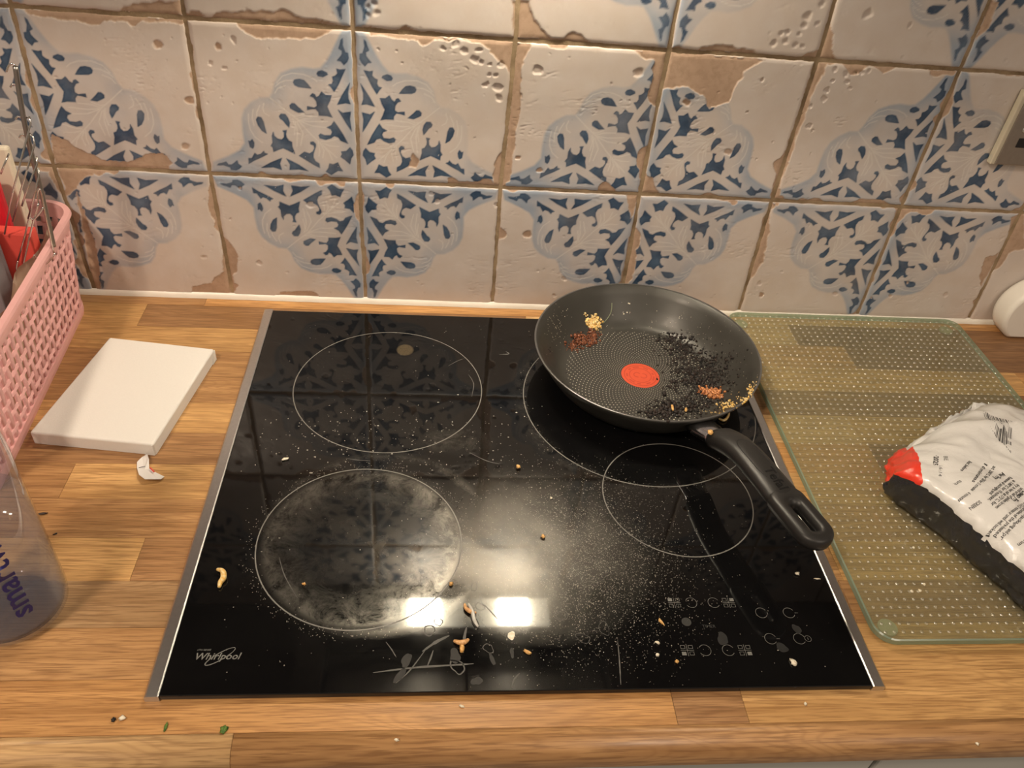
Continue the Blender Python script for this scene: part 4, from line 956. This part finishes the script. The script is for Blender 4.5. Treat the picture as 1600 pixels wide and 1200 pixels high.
# barcode
bm = bmesh.new(); A = bagpix(1537,645); B = bagpix(1582,662); D = bagpix(1548,662)
ex = Vector((B.x - A.x, B.y - A.y)); ey = Vector((D.x - A.x, D.y - A.y)); t = 0; rb = random.Random(3)
while t < 1:
    wv = rb.choice([.02, .02, .035, .05]); c4 = []
    for j in range(5):
        s = j / 4 * 1.2 - .1
        c4.append([bm.verts.new(on_bag(A.x + ex.x * u_ + ey.x * s, A.y + ex.y * u_ + ey.y * s, .0004)) for u_ in (t, t + wv)])
    for j in range(4): bm.faces.new((c4[j][0], c4[j][1], c4[j + 1][1], c4[j + 1][0]))
    t += wv + rb.choice([.02, .03, .05])
link('barcode', bm, M_ink, bag_o)
# ------------------------------------------------------------------ white canvas and paper scrap
cq = [(-.4062, -.2702), (-.2862, -.2845), (-.2625, -.1293), (-.3805, -.1130)]
cv = thing('stretched_canvas', 'small white stretched artist canvas lying flat beside the pink basket', 'canvas')
bm = bmesh.new(); zt = .0150
vb = [bm.verts.new((x, y, .0004)) for x, y in cq]; vt = [bm.verts.new((x, y, zt)) for x, y in cq]
bm.faces.new(vb[::-1]); bm.faces.new(vt)
for k in range(4): bm.faces.new((vb[k], vb[(k + 1) % 4], vt[(k + 1) % 4], vt[k]))
bmesh.ops.bevel(bm, geom=[e for e in bm.edges if any(v.co.z > .01 for v in e.verts)], offset=.0022, segments=4, profile=.5, affect='EDGES')
link('canvas_cloth', bm, M_canvas, cv)
for k in (1, 2):   # folded cloth corners
    x, y = cq[k]; c0 = Vector((sum(q[0] for q in cq) / 4, sum(q[1] for q in cq) / 4, 0)); d = (Vector((x, y, 0)) - c0).normalized()
    bm = bmesh.new(); q = Vector((x, y, 0)) - d * .0012
    pr = cq[k - 1]; e = (Vector((pr[0], pr[1], 0)) - Vector((x, y, 0))).normalized()
    pts = [q + Vector((0, 0, .0006)), q + e * .010 + Vector((0, 0, .0006)), q + e * .0012 + Vector((0, 0, .0140)), q + Vector((0, 0, .0140))]
    nn = Vector((e.y, -e.x, 0)); nn = nn if nn.dot(d) > 0 else -nn
    A = [bm.verts.new(p_ + nn * .0010) for p_ in pts]; B = [bm.verts.new(p_ + nn * .0018) for p_ in pts]
    bm.faces.new(A[::-1]); bm.faces.new(B)
    for i in range(4): bm.faces.new((A[i], A[(i + 1) % 4], B[(i + 1) % 4], B[i]))
    bmesh.ops.recalc_face_normals(bm, faces=bm.faces); link('corner_fold', bm, M_canvas, cv)
sp = [(231,712),(234,722),(233,732),(243,738),(257,745),(252,752),(228,754),(218,745),(214,731),(214,722),(222,714)]
bm = bmesh.new(); bot = []; top = []
for i, (x, y) in enumerate(sp):
    q = P(x, y, z=.001); z = .0008 + .0045 * (math.sin(i * 1.3) * .5 + .5) * (i in (4, 5, 6, 7, 0, 1))
    top.append(bm.verts.new((q.x, q.y, z + .0003))); bot.append(bm.verts.new((q.x, q.y, z)))
c = P(226, 735, z=.001); ct = bm.verts.new((c.x, c.y, .0022)); cb = bm.verts.new((c.x, c.y, .0018)); n = len(sp)
for k in range(n):
    bm.faces.new((top[k], top[(k + 1) % n], ct)); bm.faces.new((bot[(k + 1) % n], bot[k], cb)); bm.faces.new((bot[k], bot[(k + 1) % n], top[(k + 1) % n], top[k]))
bmesh.ops.recalc_face_normals(bm, faces=bm.faces)
ps = link('paper_scrap', bm, M_paper, None, 'torn curled scrap of white paper in front of the canvas', 'paper')
bm = bmesh.new(); a = P(235, 732, z=.003); b = P(241, 738, z=.003); tube(bm, [a + Vector((0, 0, .0008)), b + Vector((0, 0, .0008))], .0008, 6); link('red_print', bm, M_coral, ps)
bm = bmesh.new(); a = P(217, 731, z=.003); b = P(227, 729, z=.003); tube(bm, [a + Vector((0, 0, .0002)), b + Vector((0, 0, .0004))], .0003, 6); link('black_line', bm, M_ink, ps)
# ------------------------------------------------------------------ pink woven basket
bk = thing('pink_basket', 'pink woven plastic storage basket full of packets, left against the tiles', 'basket')
H = .120
# outline at bottom and at rim, as path parameters: right wall, rounded back corner, back wall, left and front walls
def bpath(x0, x1, y0, y1, r, sk):
    o = rrect(x0, x1, y0, y1, r, 10); return [Vector((x + sk * (y - y1), y, 0)) for x, y in o]
def resample(P_, N):
    Q = P_ + [P_[0]]; L = [0]
    for a, b in zip(Q[:-1], Q[1:]): L.append(L[-1] + (b - a).length)
    out = []; 
    for i in range(N):
        t = L[-1] * i / N; k = max(j for j in range(len(L)) if L[j] <= t + 1e-12); k = min(k, len(Q) - 2)
        f = (t - L[k]) / max(L[k + 1] - L[k], 1e-9); out.append(Q[k].lerp(Q[k + 1], f))
    return out, L[-1]
SK = -.075
NB = 288
bot_p, lb = resample(bpath(-.620, -.4370, -.350, -.0300, .022, SK), NB)
top_p, lt = resample(bpath(-.640, -.4270, -.362, -.0130, .030, SK), NB)
bcen = Vector((-.53, -.19, 0))
def bpt(i, h, off=0):
    i = i % NB; p_ = bot_p[i].lerp(top_p[i], h); t = (bot_p[(i + 1) % NB] - bot_p[i - 1]).normalized(); n_ = Vector((t.y, -t.x, 0)); 
    return Vector((p_.x, p_.y, .002 + H * h)) + n_ * off
def band(h0, h1, th, name, off=0, wav=0, phase=0, ridges=0, i0=0, i1=NB):
    bm = bmesh.new(); R = []
    for i in range(i0, i1):
        w_ = wav * math.cos(math.pi * (i / 4.5 + phase)) if wav else 0
        R.append([bm.verts.new(bpt(i, h0, off + w_)), bm.verts.new(bpt(i, h0, off + w_ + th)), bm.verts.new(bpt(i, (h0 + h1) / 2, off + w_ + th * 1.25)), bm.verts.new(bpt(i, h1, off + w_ + th)), bm.verts.new(bpt(i, h1, off + w_))])
    n_ = len(R)
    for k in range(n_):
        A, B = R[k], R[(k + 1) % n_]
        for q in range(5): bm.faces.new((A[q], A[(q + 1) % 5], B[(q + 1) % 5], B[q]))
    bmesh.ops.recalc_face_normals(bm, faces=bm.faces)
    return link(name, bm, M_pink, bk, smooth=False)
band(-.015, .085, .0028, 'bottom_rim')
band(.90, 1.02, .0028, 'top_rim', off=-.0005)
band(1.0, 1.045, .0060, 'rim_lip', off=-.0015)
NR = 6; 
for r_ in range(NR):
    hc = .165 + r_ * .132
    bm_b = bmesh.new(); R = []
    # one woven row: three thin ribs side by side
    bmr = bmesh.new()
    for q in (-1, 0, 1):
        h0 = hc + q * .0150 - .0064; h1 = hc + q * .0150 + .0064; R = []
        for i in range(NB):
            wv = .0002 * math.cos(2 * math.pi * (i / 9.0) + math.pi * r_)
            R.append([bmr.verts.new(bpt(i, h0, wv)), bmr.verts.new(bpt(i, h0, wv + .0010)), bmr.verts.new(bpt(i, (h0 + h1) / 2, wv + .0016)), bmr.verts.new(bpt(i, h1, wv + .0010)), bmr.verts.new(bpt(i, h1, wv))])
        for k in range(NB):
            A, B = R[k], R[(k + 1) % NB]
            for z_ in range(5): bmr.faces.new((A[z_], A[(z_ + 1) % 5], B[(z_ + 1) % 5], B[z_]))
    bmesh.ops.recalc_face_normals(bmr, faces=bmr.faces); link('horizontal_weave', bmr, M_pink, bk)
NST = 84
for j in range(NST):
    i = j * NB / NST; bm = bmesh.new()
    def pt(di, o_, h):
        ii = i + di; a_ = bpt(int(math.floor(ii)), h, o_); b_ = bpt(int(math.floor(ii)) + 1, h, o_); return a_.lerp(b_, ii - math.floor(ii))
    for q in range(-1, NR + 1):      # each woven-over piece is a raised pill, staggered from strap to strap
        if (q + j) % 2: continue
        hc = .165 + q * .132; h0 = max(.07, hc - .132 * .90); h1 = min(.915, hc + .132 * .90)
        if h1 - h0 < .03: continue
        R = []
        for k in range(9):
            t = k / 8; h = h0 + (h1 - h0) * t; e = math.sin(math.pi * min(max(t, .0), 1)) ** .35 if 0 < t < 1 else .15
            wd = .92 * (.72 + .28 * e); o_ = .0004 + .0013 * e
            R.append([bm.verts.new(pt(-wd, -.0004, h)), bm.verts.new(pt(-wd, o_ * .8, h)), bm.verts.new(pt(0, o_ * 1.25, h)), bm.verts.new(pt(wd, o_ * .8, h)), bm.verts.new(pt(wd, -.0004, h))])
        for A, B in zip(R[:-1], R[1:]):
            for z_ in range(5): bm.faces.new((A[z_], A[(z_ + 1) % 5], B[(z_ + 1) % 5], B[z_]))
        bm.faces.new(R[0]); bm.faces.new(R[-1][::-1])
    bmesh.ops.recalc_face_normals(bm, faces=bm.faces)
    link('vertical_strap', bm, M_pink, bk, smooth=True)
bm = bmesh.new(); v = [bm.verts.new(bpt(i, .0, -.001)) for i in range(NB)]; v2 = [bm.verts.new(bpt(i, .0, -.001) + Vector((0, 0, .002))) for i in range(NB)]
bm.faces.new(v[::-1]); bm.faces.new(v2); 
for i in range(NB): bm.faces.new((v[i], v[(i + 1) % NB], v2[(i + 1) % NB], v2[i]))
bmesh.ops.recalc_face_normals(bm, faces=bm.faces); link('base', bm, M_pink, bk)
# contents
def slab(name, p0, ex, ey, ez, mat, label, cat, bev=.001, parts=()):
    bm = bmesh.new(); box(bm, 0, 1, 0, 1, 0, 1); M = Matrix(((ex[0], ey[0], ez[0], p0[0]), (ex[1], ey[1], ez[1], p0[1]), (ex[2], ey[2], ez[2], p0[2]), (0, 0, 0, 1)))
    for v in bm.verts: v.co = M @ v.co
    if bev: bmesh.ops.bevel(bm, geom=list(bm.edges), offset=bev, segments=2, profile=.5, affect='EDGES')
    bmesh.ops.recalc_face_normals(bm, faces=bm.faces)
    return link(name, bm, mat, None, label, cat)
ZK = .0052
rb_ = slab('red_box', (-.4800, -.1080, ZK), (.0440, 0, 0), (0, .018, 0), (.003, 0, .134), M_coral, 'coral red card box standing in the pink basket in front of the bright red packet', 'box')
slab('grey_book', (-.4760, -.1420, ZK), (.0130, 0, 0), (0, .030, 0), (.002, 0, .148), M_greycloth, 'narrow grey book spine standing before the coral red box in the basket', 'book', .0015)
slab('red_packet', (-.575, -.0800, ZK), (.106, 0, 0), (0, .012, 0), (.006, 0, .180), M_red, 'bright red packet leaning at the back of the pink basket', 'packet', .004)
slab('cream_packet', (-.560, -.0580, ZK), (.1010, 0, 0), (0, .009, 0), (.006, 0, .205), M_cream, 'cream card packet behind the red packet in the basket', 'packet', .003)
# folded cream paper sack leaning inside the right wall
bm = bmesh.new(); R = []
for i in range(15):
    t = i / 14; y = -.075 - t * .170
    row = []
    for k in range(9):
        s = k / 8; row.append(bm.verts.new((-.4470 + SK * (y + .013) + .004 * math.sin(t * 9) + .012 * s * (1 - t * .3), y + .01 * s, ZK + .003 + s * (.122 - .010 * t) + .003 * math.sin(t * 14))))
    R.append(row)
for i in range(14):
    for k in range(8): bm.faces.new((R[i][k], R[i + 1][k], R[i + 1][k + 1], R[i][k + 1]))
bmesh.ops.solidify(bm, geom=list(bm.faces), thickness=.0035); bmesh.ops.recalc_face_normals(bm, faces=bm.faces)
link('paper_sack', bm, M_cream, None, 'cream folded paper sack pressed against the near wall of the basket', 'paper bag', smooth=True)
# chrome wire rack standing in the basket
rk = thing('wire_rack', 'chrome wire rack standing upright in the pink basket', 'rack')
def wp(px, py, y): q = P(px, py, y=y); return q
WY = [(-.075, [(5,270),(30,215),(48,165),(60,112),(64,100)]), ]
for pl in ([(7,366),(20,300),(48,192),(46,183),(40,184)], [(20,346),(32,300),(54,226),(52,215),(46,208)], [(34,322),(41,300),(58,256),(57,244)], [(44,342),(55,300),(61,274),(60,262)], [(28,408),(38,372),(50,322),(56,300)], [(1,272),(8,254),(14,240)]):
    bm = bmesh.new(); n_ = len(pl); yb = -.112
    tube(bm, [P(x, yy, y=yb + .012 * i_ / n_) for i_, (x, yy) in enumerate(pl)], .0009, 8); link('wire', bm, M_chrome, rk, smooth=True)
for pts, y in (([(28,408),(26,420),(30,427),(35,420),(48,362),(60,318)], -.118), ([(46,340),(54,342),(68,324)], -.118), ([(53,398),(62,410),(72,412),(86,396)], -.126), ([(60,320),(59,300),(64,298),(70,330),(84,395)], -.112), ([(10,112),(14,102),(20,100),(24,104)], -.10), ([(16,136),(20,131),(26,134)], -.10), ([(24,186),(28,182),(33,184)], -.10), ([(30,215),(34,210),(39,213)], -.10)):
    bm = bmesh.new(); tube(bm, smooth_path([P(x, yy, y=y + .0006 * i) for i, (x, yy) in enumerate(pts)], 6), .0009, 8); link('wire_hook', bm, M_chrome, rk, smooth=True)
bm = bmesh.new(); tube(bm, smooth_path([P(24,104,y=-.103), P(31,150,y=-.103), P(38,190,y=-.104), P(48,235,y=-.104), P(62,290,y=-.104), P(74,340,y=-.104), P(84,385,y=-.106)], 6), .0024, 8); link('wire_spine', bm, simple('dull_steel', (.4, .38, .35), .35, 1), rk, smooth=True)
# ------------------------------------------------------------------ water bottle
bt = thing('water_bottle', 'clear plastic water bottle with blue lettering at the left front of the worktop', 'bottle')
BC = (-.3475, -.4605, 0); RB = .0405
def clear_mat(name, tint, rough=.03, ior=1.45, haze=0):
    m = MB(name); m.n.remove(m.b); tr = m.new('ShaderNodeBsdfTransparent'); tr.inputs[0].default_value = (*tint, 1); gl = m.new('ShaderNodeBsdfGlossy'); gl.inputs['Roughness'].default_value = rough
    df = m.new('ShaderNodeBsdfDiffuse'); df.inputs[0].default_value = (.34, .37, .46, 1); mh = m.new('ShaderNodeMixShader'); mh.inputs[0].default_value = haze; m.l(tr.outputs[0], mh.inputs[1]); m.l(df.outputs[0], mh.inputs[2])
    ms = m.new('ShaderNodeMixShader'); m.l(ffres(m, ior, 1.3), ms.inputs[0]); m.l(mh.outputs[0], ms.inputs[1]); m.l(gl.outputs[0], ms.inputs[2]); m.l(ms.outputs[0], m.out.inputs[0]); return m.m
M_pet = clear_mat('clear_pet', (.975, .98, .99), haze=.05)
bm = bmesh.new(); lathe(bm, [(0, .004), (.018, .0025), (.030, .0004), (.036, .0015), (.0395, .006), (RB, .014), (RB, .055), (.0398, .060), (RB, .065), (RB, .160), (.0395, .178), (.034, .205), (.024, .232), (.0150, .250), (.0140, .262), (.0140, .275), (.0132, .275), (.0132, .250), (.023, .230), (.033, .204), (.0385, .176), (.0395, .150), (.0395, .015), (.037, .007), (.030, .003), (0, .006)], 64, BC)
link('bottle_body', bm, M_pet, bt, smooth=True)
M_water = clear_mat('water', (.93, .94, .97), .02, 1.33, .12)  # water itself is clear; the blue-grey diffuse share imitates refracted surroundings
bm = bmesh.new(); lathe(bm, [(0, .0065), (.029, .0042), (.036, .008), (.0388, .016), (.0388, .118), (0, .118)], 64, BC)
link('water', bm, M_water, bt, smooth=True)
bm = bmesh.new(); lathe(bm, [(0, .290), (.0150, .290), (.0160, .288), (.0160, .266), (.0145, .266), (.0145, .276), (0, .276)], 32, BC); link('cap', bm, M_white_plastic, bt)
me = text_mesh('smartwater', .0235, 'blue_lettering', 0, .0004); a, b = tw(me); k = .128 / (a - b)
ang0 = math.radians(-45)
def wrap(c):   # baseline runs up the bottle
    s = c.y * 1.0 - .005; an = ang0 - s / RB; r = RB + .0004; return Vector((BC[0] + r * math.cos(an), BC[1] + r * math.sin(an), .034 + (c.x - b) * k))
place_text(me, wrap); link('blue_lettering', me, simple('navy_ink', (.012, .012, .14), .4, 0, .05, 100, 0), bt)
# ------------------------------------------------------------------ socket plate on the tiles
so = thing('socket_plate', 'brushed steel electric socket plate screwed to the tiles, right', 'socket')
SX0, SZ0 = .6280, .2310; SX1, SZ1 = SX0 + .146, SZ0 + .086
bm = bmesh.new(); box(bm, SX0, SX1, -.0145, -.0060, SZ0, SZ1, .0012); link('backing_frame', bm, simple('pale_frame', (.60, .54, .42), .35, .2), so)
bm = bmesh.new(); box(bm, SX0 + .005, SX1 - .001, -.0158, -.0140, SZ0 + .001, SZ1 - .001, .0006); link('face_plate', bm, simple('satin_steel_plate', (.36, .32, .28), .38, .85, .1, 200), so)
bm = bmesh.new(); lathe(bm, [(0, .0012), (.0026, .0010), (.0032, 0)], 20); bmesh.ops.rotate(bm, verts=bm.verts, matrix=Matrix.Rotation(math.radians(90), 3, 'X')); bmesh.ops.translate(bm, verts=bm.verts, vec=(SX0 + .0210, -.0158, SZ0 + .043)); sc_ = link('screw', bm, M_steel, so, smooth=True)
bm = bmesh.new(); box(bm, SX0 + .0205, SX0 + .0215, -.0172, -.0168, SZ0 + .0405, SZ0 + .0455); link('screw_slot', bm, M_ink, sc_)
for dx in (.0195, .0850):
    bm = bmesh.new(); box(bm, SX0 + dx, SX0 + dx + .034, -.0166, -.0156, SZ0 + .0225, SZ0 + .0335, .0005); link('black_insert', bm, simple('socket_black', (.008, .008, .009), .3), so)
# ------------------------------------------------------------------ round white kitchen timer
tm = thing('round_timer', 'round white plastic timer standing against the tiles at the right end', 'timer')
def flatdisc(r, y, flat=.8, n=48):
    out = []
    for k in range(n): a = 2 * math.pi * k / n; out.append((r * math.cos(a), y, max(r * math.sin(a), -r * flat)))
    return out
TC = Vector((.7800, 0, .0375)); tilt = Matrix.Rotation(math.radians(-8), 3, 'X')
bm = bmesh.new(); R = []
for r, y in ((.040, -.008), (.0445, -.0095), (.0455, -.014), (.0455, -.034), (.0440, -.0385), (.0405, -.0405)): R.append([bm.verts.new(Vector((TC.x + x, yy, TC.z + z))) for x, yy, z in flatdisc(r, y)])
for A, B in zip(R[:-1], R[1:]):
    for k in range(48): bm.faces.new((A[k], A[(k + 1) % 48], B[(k + 1) % 48], B[k]))
bm.faces.new(R[0]); bm.faces.new(R[-1][::-1]); bmesh.ops.recalc_face_normals(bm, faces=bm.faces); zmin = min(v.co.z for v in bm.verts)
for v in bm.verts: v.co.z += .0005 - zmin
link('timer_case', bm, M_white_plastic, tm, smooth=False)
dz = .0005 - zmin
for p_ in tm.children[0].data.polygons: p_.use_smooth = abs(p_.normal.y) < .9
bm = bmesh.new(); lathe(bm, [(0, .005), (.011, .005), (.0125, .003), (.0125, 0)], 32); bmesh.ops.rotate(bm, verts=bm.verts, matrix=Matrix.Rotation(math.radians(90), 3, 'X')); bmesh.ops.translate(bm, verts=bm.verts, vec=(TC.x, -.0405, TC.z + dz)); link('dial', bm, M_white_plastic, tm, smooth=True)
bm = bmesh.new(); box(bm, TC.x - .022, TC.x - .0165, -.0412, -.0406, TC.z + dz + .004, TC.z + dz + .0055); link('grey_marking', bm, M_markd, tm)
# ------------------------------------------------------------------ cooker hood and wall units (seen mirrored in the hob)
hood = thing('cooker_hood', 'cooker hood with two lit bulbs above the hob, mirrored in the glass', 'cooker hood')
HZ = .600
bm = bmesh.new()
for b_ in ((-.225, .325, -.104, -.006, HZ + .004, HZ + .14), (-.225, .325, -.315, -.305, HZ - .004, HZ + .14), (-.225, -.180, -.305, -.104, HZ + .004, HZ + .14), (.280, .325, -.305, -.104, HZ + .004, HZ + .14), (-.180, .280, -.305, -.104, HZ + .07, HZ + .14)): box(bm, *b_)
link('hood_body', bm, simple('hood_metal', (.16, .15, .14), .4, .7, .1, 60), hood)
bm = bmesh.new(); box(bm, -.092, .192, -.092, -.036, HZ + .0005, HZ + .0038, .0015); 
m = MB('lamp_diffuser'); m.val(col=(.70, .70, .60), rough=.25); 
tc = m.new('ShaderNodeTexCoord'); sx = m.new('ShaderNodeSeparateXYZ'); m.l(tc.outputs['Object'], sx.inputs[0])
dd = m.math('MINIMUM', m.math('ABSOLUTE', m.math('ADD', sx.outputs[0], .021)), m.math('ABSOLUTE', m.math('SUBTRACT', sx.outputs[0], .130)))
m.b.inputs['Emission Color'].default_value = (1, .88, .66, 1); m.l(m.ramp(dd, [(.02, 1.0), (.05, .50), (.072, .12)]), m.new('ShaderNodeMath', operation='MULTIPLY').inputs[0])
mm_ = [n_ for n_ in m.n if n_.type == 'MATH'][-1]; mm_.inputs[1].default_value = 14; m.l(mm_.outputs[0], m.b.inputs['Emission Strength'])
M_diff = m.m
lp = link('light_panel', bm, M_diff, hood)
m = MB('hood_bulb'); m.n.remove(m.b); e = m.new('ShaderNodeEmission'); e.inputs[0].default_value = (1, .87, .67, 1); e.inputs[1].default_value = BULB; m.l(e.outputs[0], m.out.inputs[0]); M_bulb = m.m
for x in (-.021, .130):
    bm = bmesh.new(); box(bm, x - .026, x + .026, -.088, -.042, HZ - .0080, HZ + .0004, .0015); link('bulb', bm, M_bulb, lp)
M_fmesh = simple('aluminium_mesh', (.75, .73, .70), .42, 1, .1, 300, 0)
for x0_, x1_ in ((-.178, .048), (.052, .278)):
    fz = lambda y: HZ + (y + .304) / .199 * .048
    bm = bmesh.new(); vs = box(bm, x0_, x1_, -.304, -.105, 0, .002)
    for v in vs: v.co.z += fz(v.co.y) + .0015
    f_ = link('filter', bm, simple('filter_metal', (.20, .19, .17), .45, .9, .1, 60), hood)
    V = []; F = []
    st = .0042; ny = int(.190 / st); nx = int((x1_ - x0_ - .006) / st)
    for i in range(nx):
        for j in range(ny):
            x = x0_ + .004 + i * st + (st / 2 if j % 2 else 0); y = -.301 + j * st; b = len(V); z = fz(y)
            V += [(x - .0017, y, z + .0009), (x, y - .0014, z + .0002), (x + .0017, y, z + .0009), (x, y + .0014, z + .0011)]; F.append((b, b + 1, b + 2, b + 3))
    link('filter_mesh', mesh_np('filter_mesh', V, F), M_fmesh, f_, kind='stuff')
for (a, b), lab in (((-.80, -.232), 'wall cabinet to the left of the cooker hood'), ((.332, .90), 'wall cabinet to the right of the cooker hood')):
    bm = bmesh.new(); box(bm, a, b, -.300, -.006, HZ + .06, HZ + .72, .001); u = link('wall_cabinet', bm, M_darkcab, None, lab, 'cabinet')
    mid = (a + b) / 2
    for p0_, p1_ in ((a, mid - .001), (mid + .001, b)):
        bm = bmesh.new(); box(bm, p0_, p1_, -.320, -.3005, HZ + .055, HZ + .72, .002); d = link('cabinet_door', bm, M_cab, u)
